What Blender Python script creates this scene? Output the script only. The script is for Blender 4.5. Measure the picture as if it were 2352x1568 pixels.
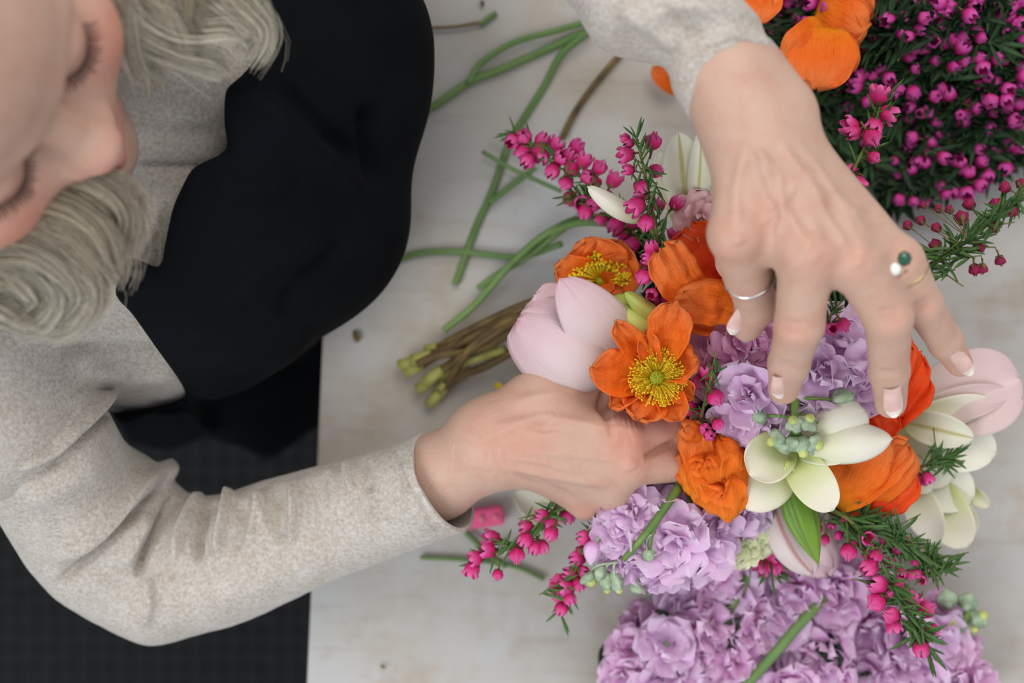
import bpy, math, random
import numpy as np
from mathutils import Vector, Matrix, Quaternion, noise
for o in list(bpy.data.objects): bpy.data.objects.remove(o)
sc = bpy.context.scene
COL = sc.collection
random.seed(7); RN = np.random.default_rng(7)
TZ = 0.75                # table top height
D = 0.85                 # camera above the table top
FP = 2352*50/36
# ---------------------------------------------------------------- camera
cd = bpy.data.cameras.new('camera'); cam = bpy.data.objects.new('camera', cd); COL.objects.link(cam)
cam.location = (0, 0, TZ+D); cam.rotation_euler = (0, 0, 0)
cd.lens = 50; cd.sensor_width = 36; cd.clip_start = .05
cd.dof.use_dof = True; cd.dof.focus_distance = D-.125; cd.dof.aperture_fstop = 3.2
sc.camera = cam
# ---------------------------------------------------------------- world and light
w = bpy.data.worlds.new('world'); sc.world = w; w.use_nodes = True
bg = w.node_tree.nodes['Background']; bg.inputs[0].default_value = (.86, .91, 1, 1); bg.inputs[1].default_value = .72
def area(name, loc, target, size, sy, power, col):
    l = bpy.data.lights.new(name, 'AREA'); l.shape = 'RECTANGLE'; l.size = size; l.size_y = sy; l.energy = power; l.color = col
    o = bpy.data.objects.new(name, l); COL.objects.link(o); o.location = loc
    o.rotation_euler = (Vector(target)-Vector(loc)).to_track_quat('-Z', 'Y').to_euler(); return o
area('window_light', (-1.0, -.95, 2.15), (.0, -.05, .8), 1.0, .9, 18, (.93, .975, 1))
area('room_light', (.25, 1.05, 2.3), (.0, .2, .75), 1.3, 1.1, 17, (1, .93, .85))
sc.view_settings.view_transform = 'Standard'; sc.view_settings.look = 'None'
sc.view_settings.exposure = .03; sc.view_settings.gamma = 1; sc.view_settings.use_curve_mapping = False
# ---------------------------------------------------------------- helpers
def P(px, py, h):
    k = (D-h)/FP
    return Vector(((px-1176)*k, (784-py)*k, TZ+h))
def PX(v):   # array (n,3) world -> pixels
    d = TZ+D-v[:, 2]
    return np.stack([1176+v[:, 0]*FP/d, 784-v[:, 1]*FP/d], 1)
def sr(c):   # sRGB 0-255 -> linear
    return tuple(((x/255)/12.92 if x/255 < .04045 else ((x/255+.055)/1.055)**2.4) for x in c)
def mk(name, vs, fs, mat, parent=None, uv=None, smooth=True, col=None, tag=None):
    me = bpy.data.meshes.new(name)
    vs = np.asarray([tuple(v) for v in vs] if not isinstance(vs, np.ndarray) else vs, dtype=np.float64)
    if parent is not None: vs = vs-np.array(parent.get('_o', (0, 0, 0)))
    if isinstance(fs, np.ndarray) and fs.ndim == 2:
        me.vertices.add(len(vs)); me.vertices.foreach_set('co', vs.astype(np.float32).ravel())
        n, k = fs.shape
        me.loops.add(n*k); me.loops.foreach_set('vertex_index', fs.astype(np.int32).ravel())
        me.polygons.add(n); me.polygons.foreach_set('loop_start', np.arange(0, n*k, k, dtype=np.int32))
        me.update(calc_edges=True)
    else:
        me.from_pydata([tuple(v) for v in vs], [], [tuple(int(i) for i in f) for f in fs])
    if uv is not None:
        ul = me.uv_layers.new(name='UVMap'); li = np.empty(len(me.loops), np.int32); me.loops.foreach_get('vertex_index', li)
        ul.data.foreach_set('uv', np.asarray(uv, np.float32)[li].ravel())
    if col is not None:
        ca = me.color_attributes.new('tint', 'FLOAT_COLOR', 'POINT')
        c4 = np.ones((len(vs), 4), np.float32); c4[:, :3] = col; ca.data.foreach_set('color', c4.ravel())
    if smooth: me.polygons.foreach_set('use_smooth', np.ones(len(me.polygons), bool))
    for m in (mat if isinstance(mat, (list, tuple)) else [mat]): me.materials.append(m)
    o = bpy.data.objects.new(name, me); COL.objects.link(o)
    if parent is not None: o.parent = parent; o['_o'] = parent.get('_o', (0, 0, 0))
    return o
def thing(name, label, cat, loc, group=None):
    o = bpy.data.objects.new(name, None); COL.objects.link(o); o.location = loc; o.empty_display_size = .01
    o['_o'] = tuple(loc); o['label'] = label; o['category'] = cat
    if group: o['group'] = group
    return o
def tag(o, label, cat, group=None):
    o['label'] = label; o['category'] = cat
    if group: o['group'] = group
    return o
def inst(name, me, M, parent):
    o = bpy.data.objects.new(name, me); COL.objects.link(o); o.parent = parent; o.matrix_basis = M
    return o
def align(axis, roll=0):
    return Vector(axis).normalized().to_track_quat('Z', 'Y').to_matrix().to_4x4() @ Matrix.Rotation(roll, 4, 'Z')
def relm(parent, loc, axis, roll, s):
    return Matrix.Translation(Vector(loc)-Vector(parent['_o'])) @ align(axis, roll) @ Matrix.Scale(s, 4)
def cat_rom(pts, n):
    """resample a list of vectors with Catmull-Rom"""
    p = np.array([tuple(x) for x in pts], float)
    if len(p) == 2: p = np.array([p[0], (p[0]+p[1])/2, p[1]])
    q = np.vstack([2*p[0]-p[1], p, 2*p[-1]-p[-2]])
    t = np.linspace(0, len(p)-1-1e-9, n); i = t.astype(int); f = (t-i)[:, None]
    a, b, c, d = q[i], q[i+1], q[i+2], q[i+3]
    return .5*((2*b)+(-a+c)*f+(2*a-5*b+4*c-d)*f*f+(-a+3*b-3*c+d)*f**3)
class MB:
    def __init__(s): s.v = []; s.f = []; s.uv = []; s.n = 0
    def add(s, v, f, uv=None):
        v = np.asarray(v, float); s.v.append(v); s.f += [tuple(i+s.n for i in q) for q in f]; s.n += len(v)
        s.uv.append(np.asarray(uv) if uv is not None else np.zeros((len(v), 2)))
    def tube(s, pts, r0, r1=None, n=6, seg=None, cap=True):
        p = cat_rom(pts, seg) if seg else np.array([tuple(x) for x in pts], float)
        m = len(p); r1 = r0 if r1 is None else r1
        t = np.gradient(p, axis=0); t /= np.linalg.norm(t, axis=1)[:, None]+1e-12
        up = np.array([.13, .21, 1.]); a = np.cross(t, up); a /= np.linalg.norm(a, axis=1)[:, None]+1e-12; b = np.cross(t, a)
        rr = np.linspace(r0, r1, m)[:, None, None]; th = np.arange(n)*2*math.pi/n
        v = p[:, None]+rr*(a[:, None]*np.cos(th)[None, :, None]+b[:, None]*np.sin(th)[None, :, None])
        f = [(i*n+j, i*n+(j+1) % n, (i+1)*n+(j+1) % n, (i+1)*n+j) for i in range(m-1) for j in range(n)]
        if cap: f += [tuple(range(n-1, -1, -1)), tuple((m-1)*n+j for j in range(n))]
        uv = np.stack([np.repeat(np.linspace(0, 1, m), n), np.tile(np.linspace(0, 1, n), m)], 1)
        s.add(v.reshape(-1, 3), f, uv)
    def ball(s, c, r, n=8, sq=(1, 1, 1)):
        v = []; f = []; m = max(3, n//2)
        for i in range(m+1):
            th = math.pi*i/m
            for j in range(n):
                ph = 2*math.pi*j/n
                v.append((c[0]+r*sq[0]*math.sin(th)*math.cos(ph), c[1]+r*sq[1]*math.sin(th)*math.sin(ph), c[2]+r*sq[2]*math.cos(th)))
        for i in range(m):
            for j in range(n): f.append((i*n+j, (i+1)*n+j, (i+1)*n+(j+1) % n, i*n+(j+1) % n))
        s.add(v, f)
    def build(s, name, mat, parent=None, **k):
        return mk(name, np.concatenate(s.v), s.f, mat, parent, uv=np.concatenate(s.uv), **k)
# ---------------------------------------------------------------- materials
def newmat(name):
    m = bpy.data.materials.new(name); m.use_nodes = True; nt = m.node_tree
    return m, nt, nt.nodes['Principled BSDF'], nt.nodes['Material Output']
def N(nt, t, **k):
    n = nt.nodes.new(t)
    for a, b in k.items():
        if a.startswith('i_'): n.inputs[a[2:].replace('_', ' ')].default_value = b
        else: setattr(n, a, b)
    return n
def ramp(nt, fac, stops):
    r = nt.nodes.new('ShaderNodeValToRGB'); e = r.color_ramp.elements
    while len(e) < len(stops): e.new(.5)
    for x, (p, c) in zip(e, stops): x.position = p; x.color = (*sr(c), 1)
    nt.links.new(fac, r.inputs[0]); return r.outputs[0]
def mix(nt, f, a, b, mode='MIX'):
    n = nt.nodes.new('ShaderNodeMix'); n.data_type = 'RGBA'; n.blend_type = mode
    for i, x in ((0, f), (6, a), (7, b)):
        if hasattr(x, 'links'): nt.links.new(x, n.inputs[i])
        elif i == 0: n.inputs[0].default_value = x
        else: n.inputs[i].default_value = (*x, 1)
    return n.outputs[2]
def plain(name, c, rough=.6, nscale=60, var=.12, bump=.2, bscale=200, bdist=.0005, spec=.4, sheen=0, trans=0, sss=0, metal=0, stretch=(1, 1, 1), c2=None):
    m, nt, b, out = newmat(name); L = nt.links
    tc = N(nt, 'ShaderNodeTexCoord'); mp = N(nt, 'ShaderNodeMapping'); mp.inputs['Scale'].default_value = stretch
    L.new(tc.outputs['Object'], mp.inputs[0])
    nz = N(nt, 'ShaderNodeTexNoise', i_Scale=nscale, i_Detail=4); L.new(mp.outputs[0], nz.inputs[0])
    lo = tuple(max(0, x*(1-var*1.6)) for x in c) if c2 is None else c2
    col = ramp(nt, nz.outputs[0], [(.3, lo), (.7, tuple(min(255, x*(1+var)) for x in c))])
    L.new(col, b.inputs['Base Color'])
    b.inputs['Roughness'].default_value = rough; b.inputs['Specular IOR Level'].default_value = spec; b.inputs['Metallic'].default_value = metal
    if sheen: b.inputs['Sheen Weight'].default_value = sheen; b.inputs['Sheen Roughness'].default_value = .4
    if sss: b.inputs['Subsurface Weight'].default_value = sss; b.inputs['Subsurface Radius'].default_value = (.6, .3, .2); b.inputs['Subsurface Scale'].default_value = .006
    if bump:
        n2 = N(nt, 'ShaderNodeTexNoise', i_Scale=bscale, i_Detail=4); L.new(mp.outputs[0], n2.inputs[0])
        bp = N(nt, 'ShaderNodeBump', i_Strength=bump, i_Distance=bdist); L.new(n2.outputs[0], bp.inputs['Height']); L.new(bp.outputs[0], b.inputs['Normal'])
    if trans:
        t = N(nt, 'ShaderNodeBsdfTranslucent'); L.new(col, t.inputs[0]); mx = N(nt, 'ShaderNodeMixShader'); mx.inputs[0].default_value = trans
        L.new(b.outputs[0], mx.inputs[1]); L.new(t.outputs[0], mx.inputs[2]); L.new(mx.outputs[0], out.inputs[0])
    return m
def petalmat(name, stops, rough=.55, trans=.3, vein=.5, veinscale=26, crink=.5, vein_col=None, midrib=None, spec=.3, var=.12):
    """uv.x = base->tip, uv.y = across"""
    m, nt, b, out = newmat(name); L = nt.links
    uv = N(nt, 'ShaderNodeUVMap'); sx = N(nt, 'ShaderNodeSeparateXYZ'); L.new(uv.outputs[0], sx.inputs[0])
    tc = N(nt, 'ShaderNodeTexCoord')
    nz = N(nt, 'ShaderNodeTexNoise', i_Scale=110, i_Detail=3); L.new(tc.outputs['Object'], nz.inputs[0])
    ad = N(nt, 'ShaderNodeMath', operation='MULTIPLY_ADD'); L.new(nz.outputs[0], ad.inputs[0]); ad.inputs[1].default_value = var*2
    sb = N(nt, 'ShaderNodeMath', operation='SUBTRACT'); L.new(sx.outputs[0], sb.inputs[0]); sb.inputs[1].default_value = var; L.new(sb.outputs[0], ad.inputs[2])
    col = ramp(nt, ad.outputs[0], stops)
    mp = N(nt, 'ShaderNodeMapping'); mp.inputs['Scale'].default_value = (1.6, veinscale, 1); L.new(uv.outputs[0], mp.inputs[0])
    vn = N(nt, 'ShaderNodeTexNoise', i_Scale=1.5, i_Detail=3); L.new(mp.outputs[0], vn.inputs[0])
    if vein_col:
        vr = N(nt, 'ShaderNodeMapRange'); vr.inputs[1].default_value = .5; vr.inputs[2].default_value = .75; vr.inputs[4].default_value = .55; L.new(vn.outputs[0], vr.inputs[0])
        col = mix(nt, vr.outputs[0], col, sr(vein_col))
    if midrib:
        mr = N(nt, 'ShaderNodeMath', operation='SUBTRACT'); L.new(sx.outputs[1], mr.inputs[0]); mr.inputs[1].default_value = .5
        ab = N(nt, 'ShaderNodeMath', operation='ABSOLUTE'); L.new(mr.outputs[0], ab.inputs[0])
        rr = N(nt, 'ShaderNodeMapRange'); rr.inputs[1].default_value = .02; rr.inputs[2].default_value = .09; rr.inputs[3].default_value = .8; rr.inputs[4].default_value = 0; L.new(ab.outputs[0], rr.inputs[0])
        col = mix(nt, rr.outputs[0], col, sr(midrib))
    L.new(col, b.inputs['Base Color']); b.inputs['Roughness'].default_value = rough; b.inputs['Specular IOR Level'].default_value = spec
    n2 = N(nt, 'ShaderNodeTexNoise', i_Scale=260, i_Detail=2); L.new(tc.outputs['Object'], n2.inputs[0])
    hs = N(nt, 'ShaderNodeMath', operation='MULTIPLY_ADD'); L.new(n2.outputs[0], hs.inputs[0]); hs.inputs[1].default_value = crink; L.new(vn.outputs[0], hs.inputs[2])
    bp = N(nt, 'ShaderNodeBump', i_Strength=vein, i_Distance=.001); L.new(hs.outputs[0], bp.inputs['Height']); L.new(bp.outputs[0], b.inputs['Normal'])
    t = N(nt, 'ShaderNodeBsdfTranslucent'); L.new(col, t.inputs[0]); mx = N(nt, 'ShaderNodeMixShader'); mx.inputs[0].default_value = trans
    L.new(b.outputs[0], mx.inputs[1]); L.new(t.outputs[0], mx.inputs[2]); L.new(mx.outputs[0], out.inputs[0])
    return m
M = {}
M['poppy'] = petalmat('poppy_petal', [(0, (255, 165, 26)), (.25, (255, 138, 30)), (.6, (255, 128, 34)), (1, (255, 150, 76))], vein=1.0, crink=1.1, trans=.4)
M['poppy_red'] = petalmat('poppy_petal_red', [(0, (245, 90, 14)), (.4, (248, 72, 18)), (1, (250, 96, 30))], vein=.7, crink=.8, trans=.35)
M['poppy_crumpled'] = petalmat('poppy_petal_crumpled', [(0, (255, 170, 50)), (.4, (255, 150, 36)), (1, (255, 124, 34))], vein=.9, crink=1, trans=.35)
M['tulip'] = petalmat('tulip_petal', [(0, (226, 222, 206)), (.4, (228, 214, 208)), (.8, (226, 200, 204)), (1, (222, 184, 192))], vein=.25, crink=.2, trans=.25, rough=.42)
M['lily'] = petalmat('lily_petal', [(0, (205, 214, 130)), (.25, (236, 236, 200)), (.7, (246, 243, 228)), (1, (244, 240, 222))], vein=.2, crink=.15, trans=.3, rough=.45)
M['lily_green'] = petalmat('lily_petal_green', [(0, (168, 190, 70)), (.35, (216, 222, 150)), (.75, (240, 236, 212)), (1, (246, 240, 222))], vein=.2, crink=.15, trans=.3, rough=.45)
M['lily_rib'] = petalmat('lily_petal_ribbed', [(0, (216, 220, 150)), (.35, (236, 236, 212)), (1, (238, 236, 220))], vein=.25, crink=.15, trans=.3, rough=.45, midrib=(196, 188, 104))
M['lily_pink'] = petalmat('lily_petal_pink', [(0, (232, 226, 204)), (.4, (232, 212, 206)), (.85, (228, 204, 202)), (1, (224, 196, 196))], vein=.3, crink=.2, trans=.3, rough=.45, midrib=(236, 214, 210))
M['bud_yellow'] = petalmat('lily_bud_yellow', [(0, (206, 190, 80)), (.5, (216, 208, 108)), (.85, (196, 206, 110)), (1, (170, 190, 84))], vein=.2, crink=.2, trans=.15, rough=.4)
M['bud_green'] = petalmat('lily_bud_green', [(0, (88, 122, 32)), (.5, (106, 142, 42)), (1, (124, 154, 60))], vein=.35, crink=.2, trans=.1, rough=.35)
M['stock'] = petalmat('stock_petal', [(0, (214, 150, 204)), (.3, (240, 198, 236)), (.8, (246, 214, 242)), (1, (252, 230, 250))], vein=.45, crink=.5, trans=.3, vein_col=(232, 182, 228))
M['stock_pink'] = petalmat('stock_petal_pink', [(0, (200, 110, 150)), (.4, (226, 150, 190)), (1, (238, 184, 214))], vein=.45, crink=.5, trans=.3, vein_col=(190, 120, 168))
M['stock_far'] = petalmat('stock_petal_deep', [(0, (190, 100, 166)), (.3, (232, 172, 220)), (1, (250, 216, 242))], vein=.4, crink=.4, trans=.3)
M['carnation'] = petalmat('carnation_petal', [(0, (234, 180, 180)), (1, (246, 206, 208))], vein=.4, crink=.5)
M['cream_green'] = petalmat('cream_green_petal', [(0, (206, 220, 140)), (.5, (236, 242, 190)), (1, (244, 246, 214))], vein=.4, crink=.4)
M['wax'] = petalmat('wax_petal', [(0, (196, 30, 98)), (.45, (216, 42, 120)), (1, (240, 110, 176))], vein=.35, crink=.3, trans=.2, rough=.4)
M['wax_far'] = petalmat('wax_petal_deep', [(0, (170, 24, 104)), (.5, (208, 52, 142)), (1, (226, 100, 184))], vein=.3, crink=.3, trans=.2)
M['wax_dark'] = petalmat('wax_bud_dark', [(0, (112, 24, 52)), (.5, (156, 28, 76)), (1, (184, 40, 96))], vein=.3, crink=.3, trans=.1)
M['calyx'] = plain('calyx', (104, 96, 48), c2=(96, 44, 44), nscale=400, rough=.6)
M['needle'] = plain('needle_leaf', (88, 122, 56), c2=(40, 74, 38), nscale=35, rough=.5, trans=.12)
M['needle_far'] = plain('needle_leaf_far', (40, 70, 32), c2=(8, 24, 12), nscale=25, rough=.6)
M['twig'] = plain('twig', (98, 112, 46), c2=(96, 66, 40), nscale=90, rough=.6)
M['stem'] = plain('green_stem', (112, 138, 70), c2=(82, 112, 50), nscale=40, rough=.5)
M['stem_loose'] = plain('loose_stem', (110, 134, 78), c2=(74, 108, 52), nscale=14, rough=.5)
M['stem_brown'] = plain('woody_stem', (110, 90, 46), c2=(70, 52, 30), nscale=60, rough=.7)
M['stem_cut'] = plain('cut_stem_end', (162, 160, 88), c2=(128, 128, 60), nscale=80, rough=.6)
M['leaf'] = plain('broad_leaf', (52, 84, 42), c2=(26, 52, 30), nscale=30, rough=.45, trans=.15)
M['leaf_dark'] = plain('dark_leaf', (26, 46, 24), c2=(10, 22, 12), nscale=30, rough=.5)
M['grey_green'] = plain('felted_bud', (160, 174, 146), c2=(118, 138, 110), nscale=200, rough=.8, bump=.5, bscale=900)
M['bud_tip'] = plain('bud_tip', (186, 190, 116), c2=(158, 170, 92), nscale=200, rough=.7)
M['stamen'] = plain('stamen_yellow', (255, 216, 52), c2=(244, 196, 30), nscale=300, rough=.5, trans=.2)
M['ovary'] = plain('ovary_green', (160, 166, 28), c2=(136, 140, 22), nscale=200, rough=.5)
# ---------------------------------------------------------------- setting: floor, rug, table
def box(mb, c, s, rz=0):
    x, y, z = (q/2 for q in s); cs, sn = math.cos(rz), math.sin(rz)
    v = [(c[0]+a*x*cs-b*y*sn, c[1]+a*x*sn+b*y*cs, c[2]+d*z) for a in (-1, 1) for b in (-1, 1) for d in (-1, 1)]
    mb.add(v, [(0, 1, 3, 2), (4, 6, 7, 5), (0, 4, 5, 1), (2, 3, 7, 6), (0, 2, 6, 4), (1, 5, 7, 3)])
mb = MB(); box(mb, (0, 0, -.025), (7, 7, .05))
fl = mb.build('floor', plain('dark_floor', (26, 25, 24), nscale=3, rough=.8), smooth=False); fl['kind'] = 'structure'
# dark woven rug: over/under straps as real relief
rug = thing('woven_rug', 'black woven rug of thick braided squares under the table and the woman', 'rug', (-.55, -.3, 0))
mb = MB(); box(mb, (-.45, -.35, .004), (1.5, 1.7, .008)); mb.build('rug_backing', plain('rug_backing', (12, 12, 12), nscale=40, rough=.9), rug, smooth=False)
mb = MB(); s = .021
for i in range(64):
    for j in range(74):
        cx, cy = -1.17+i*s, -1.15+j*s; ov = (i+j) % 2; jt = .0012*random.random()
        lx, ly = (s*1.15, s*.82) if ov else (s*.82, s*1.15); v = []
        for a in range(4):
            for b in range(4):
                u, t = a/3*2-1, b/3*2-1
                z = .010+jt+.0045*(1-(u if ov else t)**2)-.002*abs(t if ov else u)
                v.append((cx+u*lx/2, cy+t*ly/2, z))
        mb.add(v, [(a*4+b, (a+1)*4+b, (a+1)*4+b+1, a*4+b+1) for a in range(3) for b in range(3)])
o = mb.build('woven_strap', plain('rug_weave', (11, 11, 10), c2=(4, 4, 4), nscale=9, rough=.75), rug); o['kind'] = 'stuff'
# table with limewashed top
def table_mat():
    m, nt, b, out = newmat('limewashed_table_top'); L = nt.links
    tc = N(nt, 'ShaderNodeTexCoord')
    a = N(nt, 'ShaderNodeTexNoise', i_Scale=9, i_Detail=5, i_Roughness=.6); L.new(tc.outputs['Object'], a.inputs[0])
    c1 = ramp(nt, a.outputs[0], [(.34, (170, 160, 146)), (.5, (180, 176, 169)), (.66, (183, 182, 180))])
    b2 = N(nt, 'ShaderNodeTexNoise', i_Scale=26, i_Detail=6, i_Roughness=.7); L.new(tc.outputs['Object'], b2.inputs[0])
    r = N(nt, 'ShaderNodeMapRange'); r.inputs[1].default_value = .52; r.inputs[2].default_value = .74; r.inputs[4].default_value = .65; L.new(b2.outputs[0], r.inputs[0])
    c2 = mix(nt, r.outputs[0], c1, sr((162, 144, 122)))
    mp = N(nt, 'ShaderNodeMapping'); mp.inputs['Scale'].default_value = (1, 8, 1); mp.inputs['Rotation'].default_value = (0, 0, .2); L.new(tc.outputs['Object'], mp.inputs[0])
    g = N(nt, 'ShaderNodeTexNoise', i_Scale=12, i_Detail=6); L.new(mp.outputs[0], g.inputs[0])
    r2 = N(nt, 'ShaderNodeMapRange'); r2.inputs[1].default_value = .58; r2.inputs[2].default_value = .70; r2.inputs[4].default_value = .35; L.new(g.outputs[0], r2.inputs[0])
    c3 = mix(nt, r2.outputs[0], c2, sr((156, 144, 128)))
    L.new(c3, b.inputs['Base Color']); b.inputs['Roughness'].default_value = .7; b.inputs['Specular IOR Level'].default_value = .2
    bp = N(nt, 'ShaderNodeBump', i_Strength=.25, i_Distance=.0008); L.new(g.outputs[0], bp.inputs['Height']); L.new(bp.outputs[0], b.inputs['Normal'])
    return m
tb = thing('work_table', 'pale limewashed wooden work table the flowers lie on', 'table', (.45, 0, 0))
rz = -math.radians(2.6)
ex = Vector((-.1135, 0)); L_ = 1.5
cx = ex.x+.55*math.cos(rz); cy = .55*math.sin(rz)
mb = MB(); box(mb, (cx, cy, TZ-.014), (1.10, 1.7, .028), rz)
o = mb.build('tabletop', table_mat(), tb, smooth=False)
bv = o.modifiers.new('b', 'BEVEL'); bv.width = .002; bv.segments = 2
edge = plain('table_wood_edge', (150, 112, 80), nscale=30, rough=.6, stretch=(1, 8, 1))
mb = MB(); box(mb, (cx, cy, TZ-.05), (1.0, 1.6, .042), rz); mb.build('apron_rail', edge, tb, smooth=False)
for sx in (-1, 1):
    for sy in (-1, 1):
        mb = MB(); x, y = sx*.49, sy*.78
        box(mb, (cx+x*math.cos(rz)-y*math.sin(rz), cy+x*math.sin(rz)+y*math.cos(rz), (TZ-.016)/2), (.05, .05, TZ-.044), rz); mb.build('leg', edge, tb, smooth=False)
# stool under the woman
st = thing('stool', 'dark round stool the woman sits on, mostly hidden', 'stool', (-.26, .11, 0))
mb = MB(); mb.tube([(-.26, .11, .43), (-.26, .11, .46)], .17, .17, n=28); mb.build('seat', M['leaf_dark'], st)
for a in range(4):
    mb = MB(); q = a*math.pi/2+.7
    mb.tube([(-.26+.2*math.cos(q), .11+.2*math.sin(q), .016), (-.26+.12*math.cos(q), .11+.12*math.sin(q), .44)], .014, .014, n=8); mb.build('leg', M['leaf_dark'], st)
# ---------------------------------------------------------------- implicit surfaces -> quad mesh (surface nets on sparse blocks)
def cone(a, b, ra, rb, k=.004, op=1): return ('c', np.array(a, float), np.array(b, float), ra, rb, k, op)
def ell(c, r, axes=None, k=.006, op=1):
    A = np.eye(3) if axes is None else np.array([tuple(x) for x in axes], float)
    return ('e', np.array(c, float), A, np.array(r, float), 0, k, op)
def pd(p, x):
    if p[0] == 'c':
        a, b, ra, rb = p[1:5]; ab = b-a; L2 = ab@ab
        t = np.clip(((x-a)@ab)/L2, 0, 1)
        return np.linalg.norm(x-a-t[..., None]*ab, axis=-1)-(ra+(rb-ra)*t)
    c, A, r = p[1:4]; q = (x-c)@A.T; k0 = np.linalg.norm(q/r, axis=-1); k1 = np.linalg.norm(q/(r*r), axis=-1)+1e-9
    return k0*(k0-1)/k1
def comb(d, n, k, op):
    if op < 0:
        h = np.clip(.5-.5*(d+n)/k, 0, 1); return d*(1-h)-n*h+k*h*(1-h)
    h = np.clip(.5+.5*(d-n)/k, 0, 1); return d*(1-h)+n*h-k*h*(1-h)
def surf(prims, h, post=None, B=8, sm=2):
    lo = np.full(3, 1e9); hi = -lo
    for p in prims:
        if p[6] < 0: continue
        if p[0] == 'c':
            for c, r in ((p[1], p[3]), (p[2], p[4])): lo = np.minimum(lo, c-r); hi = np.maximum(hi, c+r)
        else: lo = np.minimum(lo, p[1]-p[3].max()); hi = np.maximum(hi, p[1]+p[3].max())
    lo -= 3*h+.012; bs = B*h; nb = np.ceil((hi+.015-lo)/bs).astype(int)
    I = np.stack(np.meshgrid(*[np.arange(n) for n in nb], indexing='ij'), -1).reshape(-1, 3)
    C = lo+(I+.5)*bs
    Dm = [pd(p, C) for p in prims]; d = np.full(len(C), 1.)
    for p, q in zip(prims, Dm): d = comb(d, q, p[5], p[6])
    rad = .87*bs*1.25
    keep = np.abs(d) < rad+.004
    if post: keep &= post(C, d) < rad*1.5+.004; 
    I = I[keep]; dm = d[keep]; n = B+1
    g = np.stack(np.meshgrid(*[np.arange(n)]*3, indexing='ij'), -1).reshape(-1, 3)
    V = np.full((len(I), n**3), 1., np.float64)
    for p, q in zip(prims, Dm):
        q = q[keep]; s = np.where(q < (dm+2*rad+p[5] if p[6] > 0 else rad+p[5]))[0]
        for c0 in range(0, len(s), 2000):
            ss = s[c0:c0+2000]; x = lo+(I[ss][:, None]*B+g[None])*h
            V[ss] = comb(V[ss], pd(p, x), p[5], p[6])
    if post:
        for c0 in range(0, len(I), 2000):
            x = lo+(I[c0:c0+2000][:, None]*B+g[None])*h; V[c0:c0+2000] = post(x, V[c0:c0+2000])
    V = V.reshape(-1, n, n, n); V[V == 0] = 1e-9
    NX = nb*B+2; key = lambda q: (q[:, 0]*NX[1]+q[:, 1])*NX[2]+q[:, 2]
    S = V < 0
    cn = sum(S[:, a:a+B, b:b+B, c:c+B].astype(int) for a in (0, 1) for b in (0, 1) for c in (0, 1))
    bi, ci, cj, ck = np.where((cn > 0) & (cn < 8))
    cells = I[bi]*B+np.stack([ci, cj, ck], 1); ks = key(cells)
    corner = np.stack([V[bi, ci+a, cj+b, ck+c] for a in (0, 1) for b in (0, 1) for c in (0, 1)], 1)
    off = np.array([(a, b, c) for a in (0, 1) for b in (0, 1) for c in (0, 1)], float)
    acc = np.zeros((len(bi), 3)); cnt = np.zeros(len(bi))
    for a in range(8):
        for b in range(a+1, 8):
            if abs(off[a]-off[b]).sum() != 1: continue
            va, vb = corner[:, a], corner[:, b]; m = (va < 0) != (vb < 0)
            t = va[m]/(va[m]-vb[m]); acc[m] += off[a]+t[:, None]*(off[b]-off[a]); cnt[m] += 1
    vert = lo+(cells+acc/cnt[:, None])*h
    o = np.argsort(ks); ks = ks[o]; vert = vert[o]
    quads = []
    for ax in range(3):
        sl0 = [slice(None)]+[slice(0, B)]*3; sl1 = list(sl0); sl1[ax+1] = slice(1, B+1)
        A0 = S[tuple(sl0)]; A1 = S[tuple(sl1)]
        b_, i_, j_, k_ = np.where(A0 != A1); ins = A0[b_, i_, j_, k_]
        p0 = I[b_]*B+np.stack([i_, j_, k_], 1); u = np.zeros(3, int); v = np.zeros(3, int); u[(ax+1) % 3] = 1; v[(ax+2) % 3] = 1
        ids = []; ok = np.ones(len(p0), bool)
        for q in (p0-u-v, p0-v, p0, p0-u):
            kk = key(q); w_ = np.clip(np.searchsorted(ks, kk), 0, len(ks)-1); ok &= ks[w_] == kk; ids.append(w_)
        Q = np.stack(ids, 1); Q[~ins] = Q[~ins][:, ::-1]; quads.append(Q[ok])
    F = np.concatenate(quads)
    for _ in range(sm): vert = smooth_(vert, F, .6)
    return vert, F
def smooth_(v, F, w):
    a = np.zeros_like(v); c = np.zeros(len(v))
    for i in range(4):
        for j in (F[:, (i+1) % 4], F[:, (i-1) % 4]):
            for k in range(3): a[:, k] += np.bincount(F[:, i], v[j, k], len(v))
            c += np.bincount(F[:, i], minlength=len(v))
    return v*(1-w)+w*a/np.maximum(c, 1)[:, None]
def vnorm(v, F):
    n = np.cross(v[F[:, 2]]-v[F[:, 0]], v[F[:, 3]]-v[F[:, 1]]); o = np.zeros_like(v)
    for i in range(4):
        for k in range(3): o[:, k] += np.bincount(F[:, i], n[:, k], len(v))
    return o/(np.linalg.norm(o, axis=1)[:, None]+1e-12)
def dseg(p, line):
    """distance in px of points (n,2) to polyline, and 0..1 position along it"""
    best = np.full(len(p), 1e9); tt = np.zeros(len(p)); L = np.array(line, float)[:, :2]; n = len(L)-1
    for i in range(n):
        a, b = L[i], L[i+1]; ab = b-a; t = np.clip(((p-a)@ab)/(ab@ab), 0, 1)
        d = np.linalg.norm(p-a-t[:, None]*ab, axis=1); m = d < best; best[m] = d[m]; tt[m] = (i+t[m])/n
    return best, tt
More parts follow.
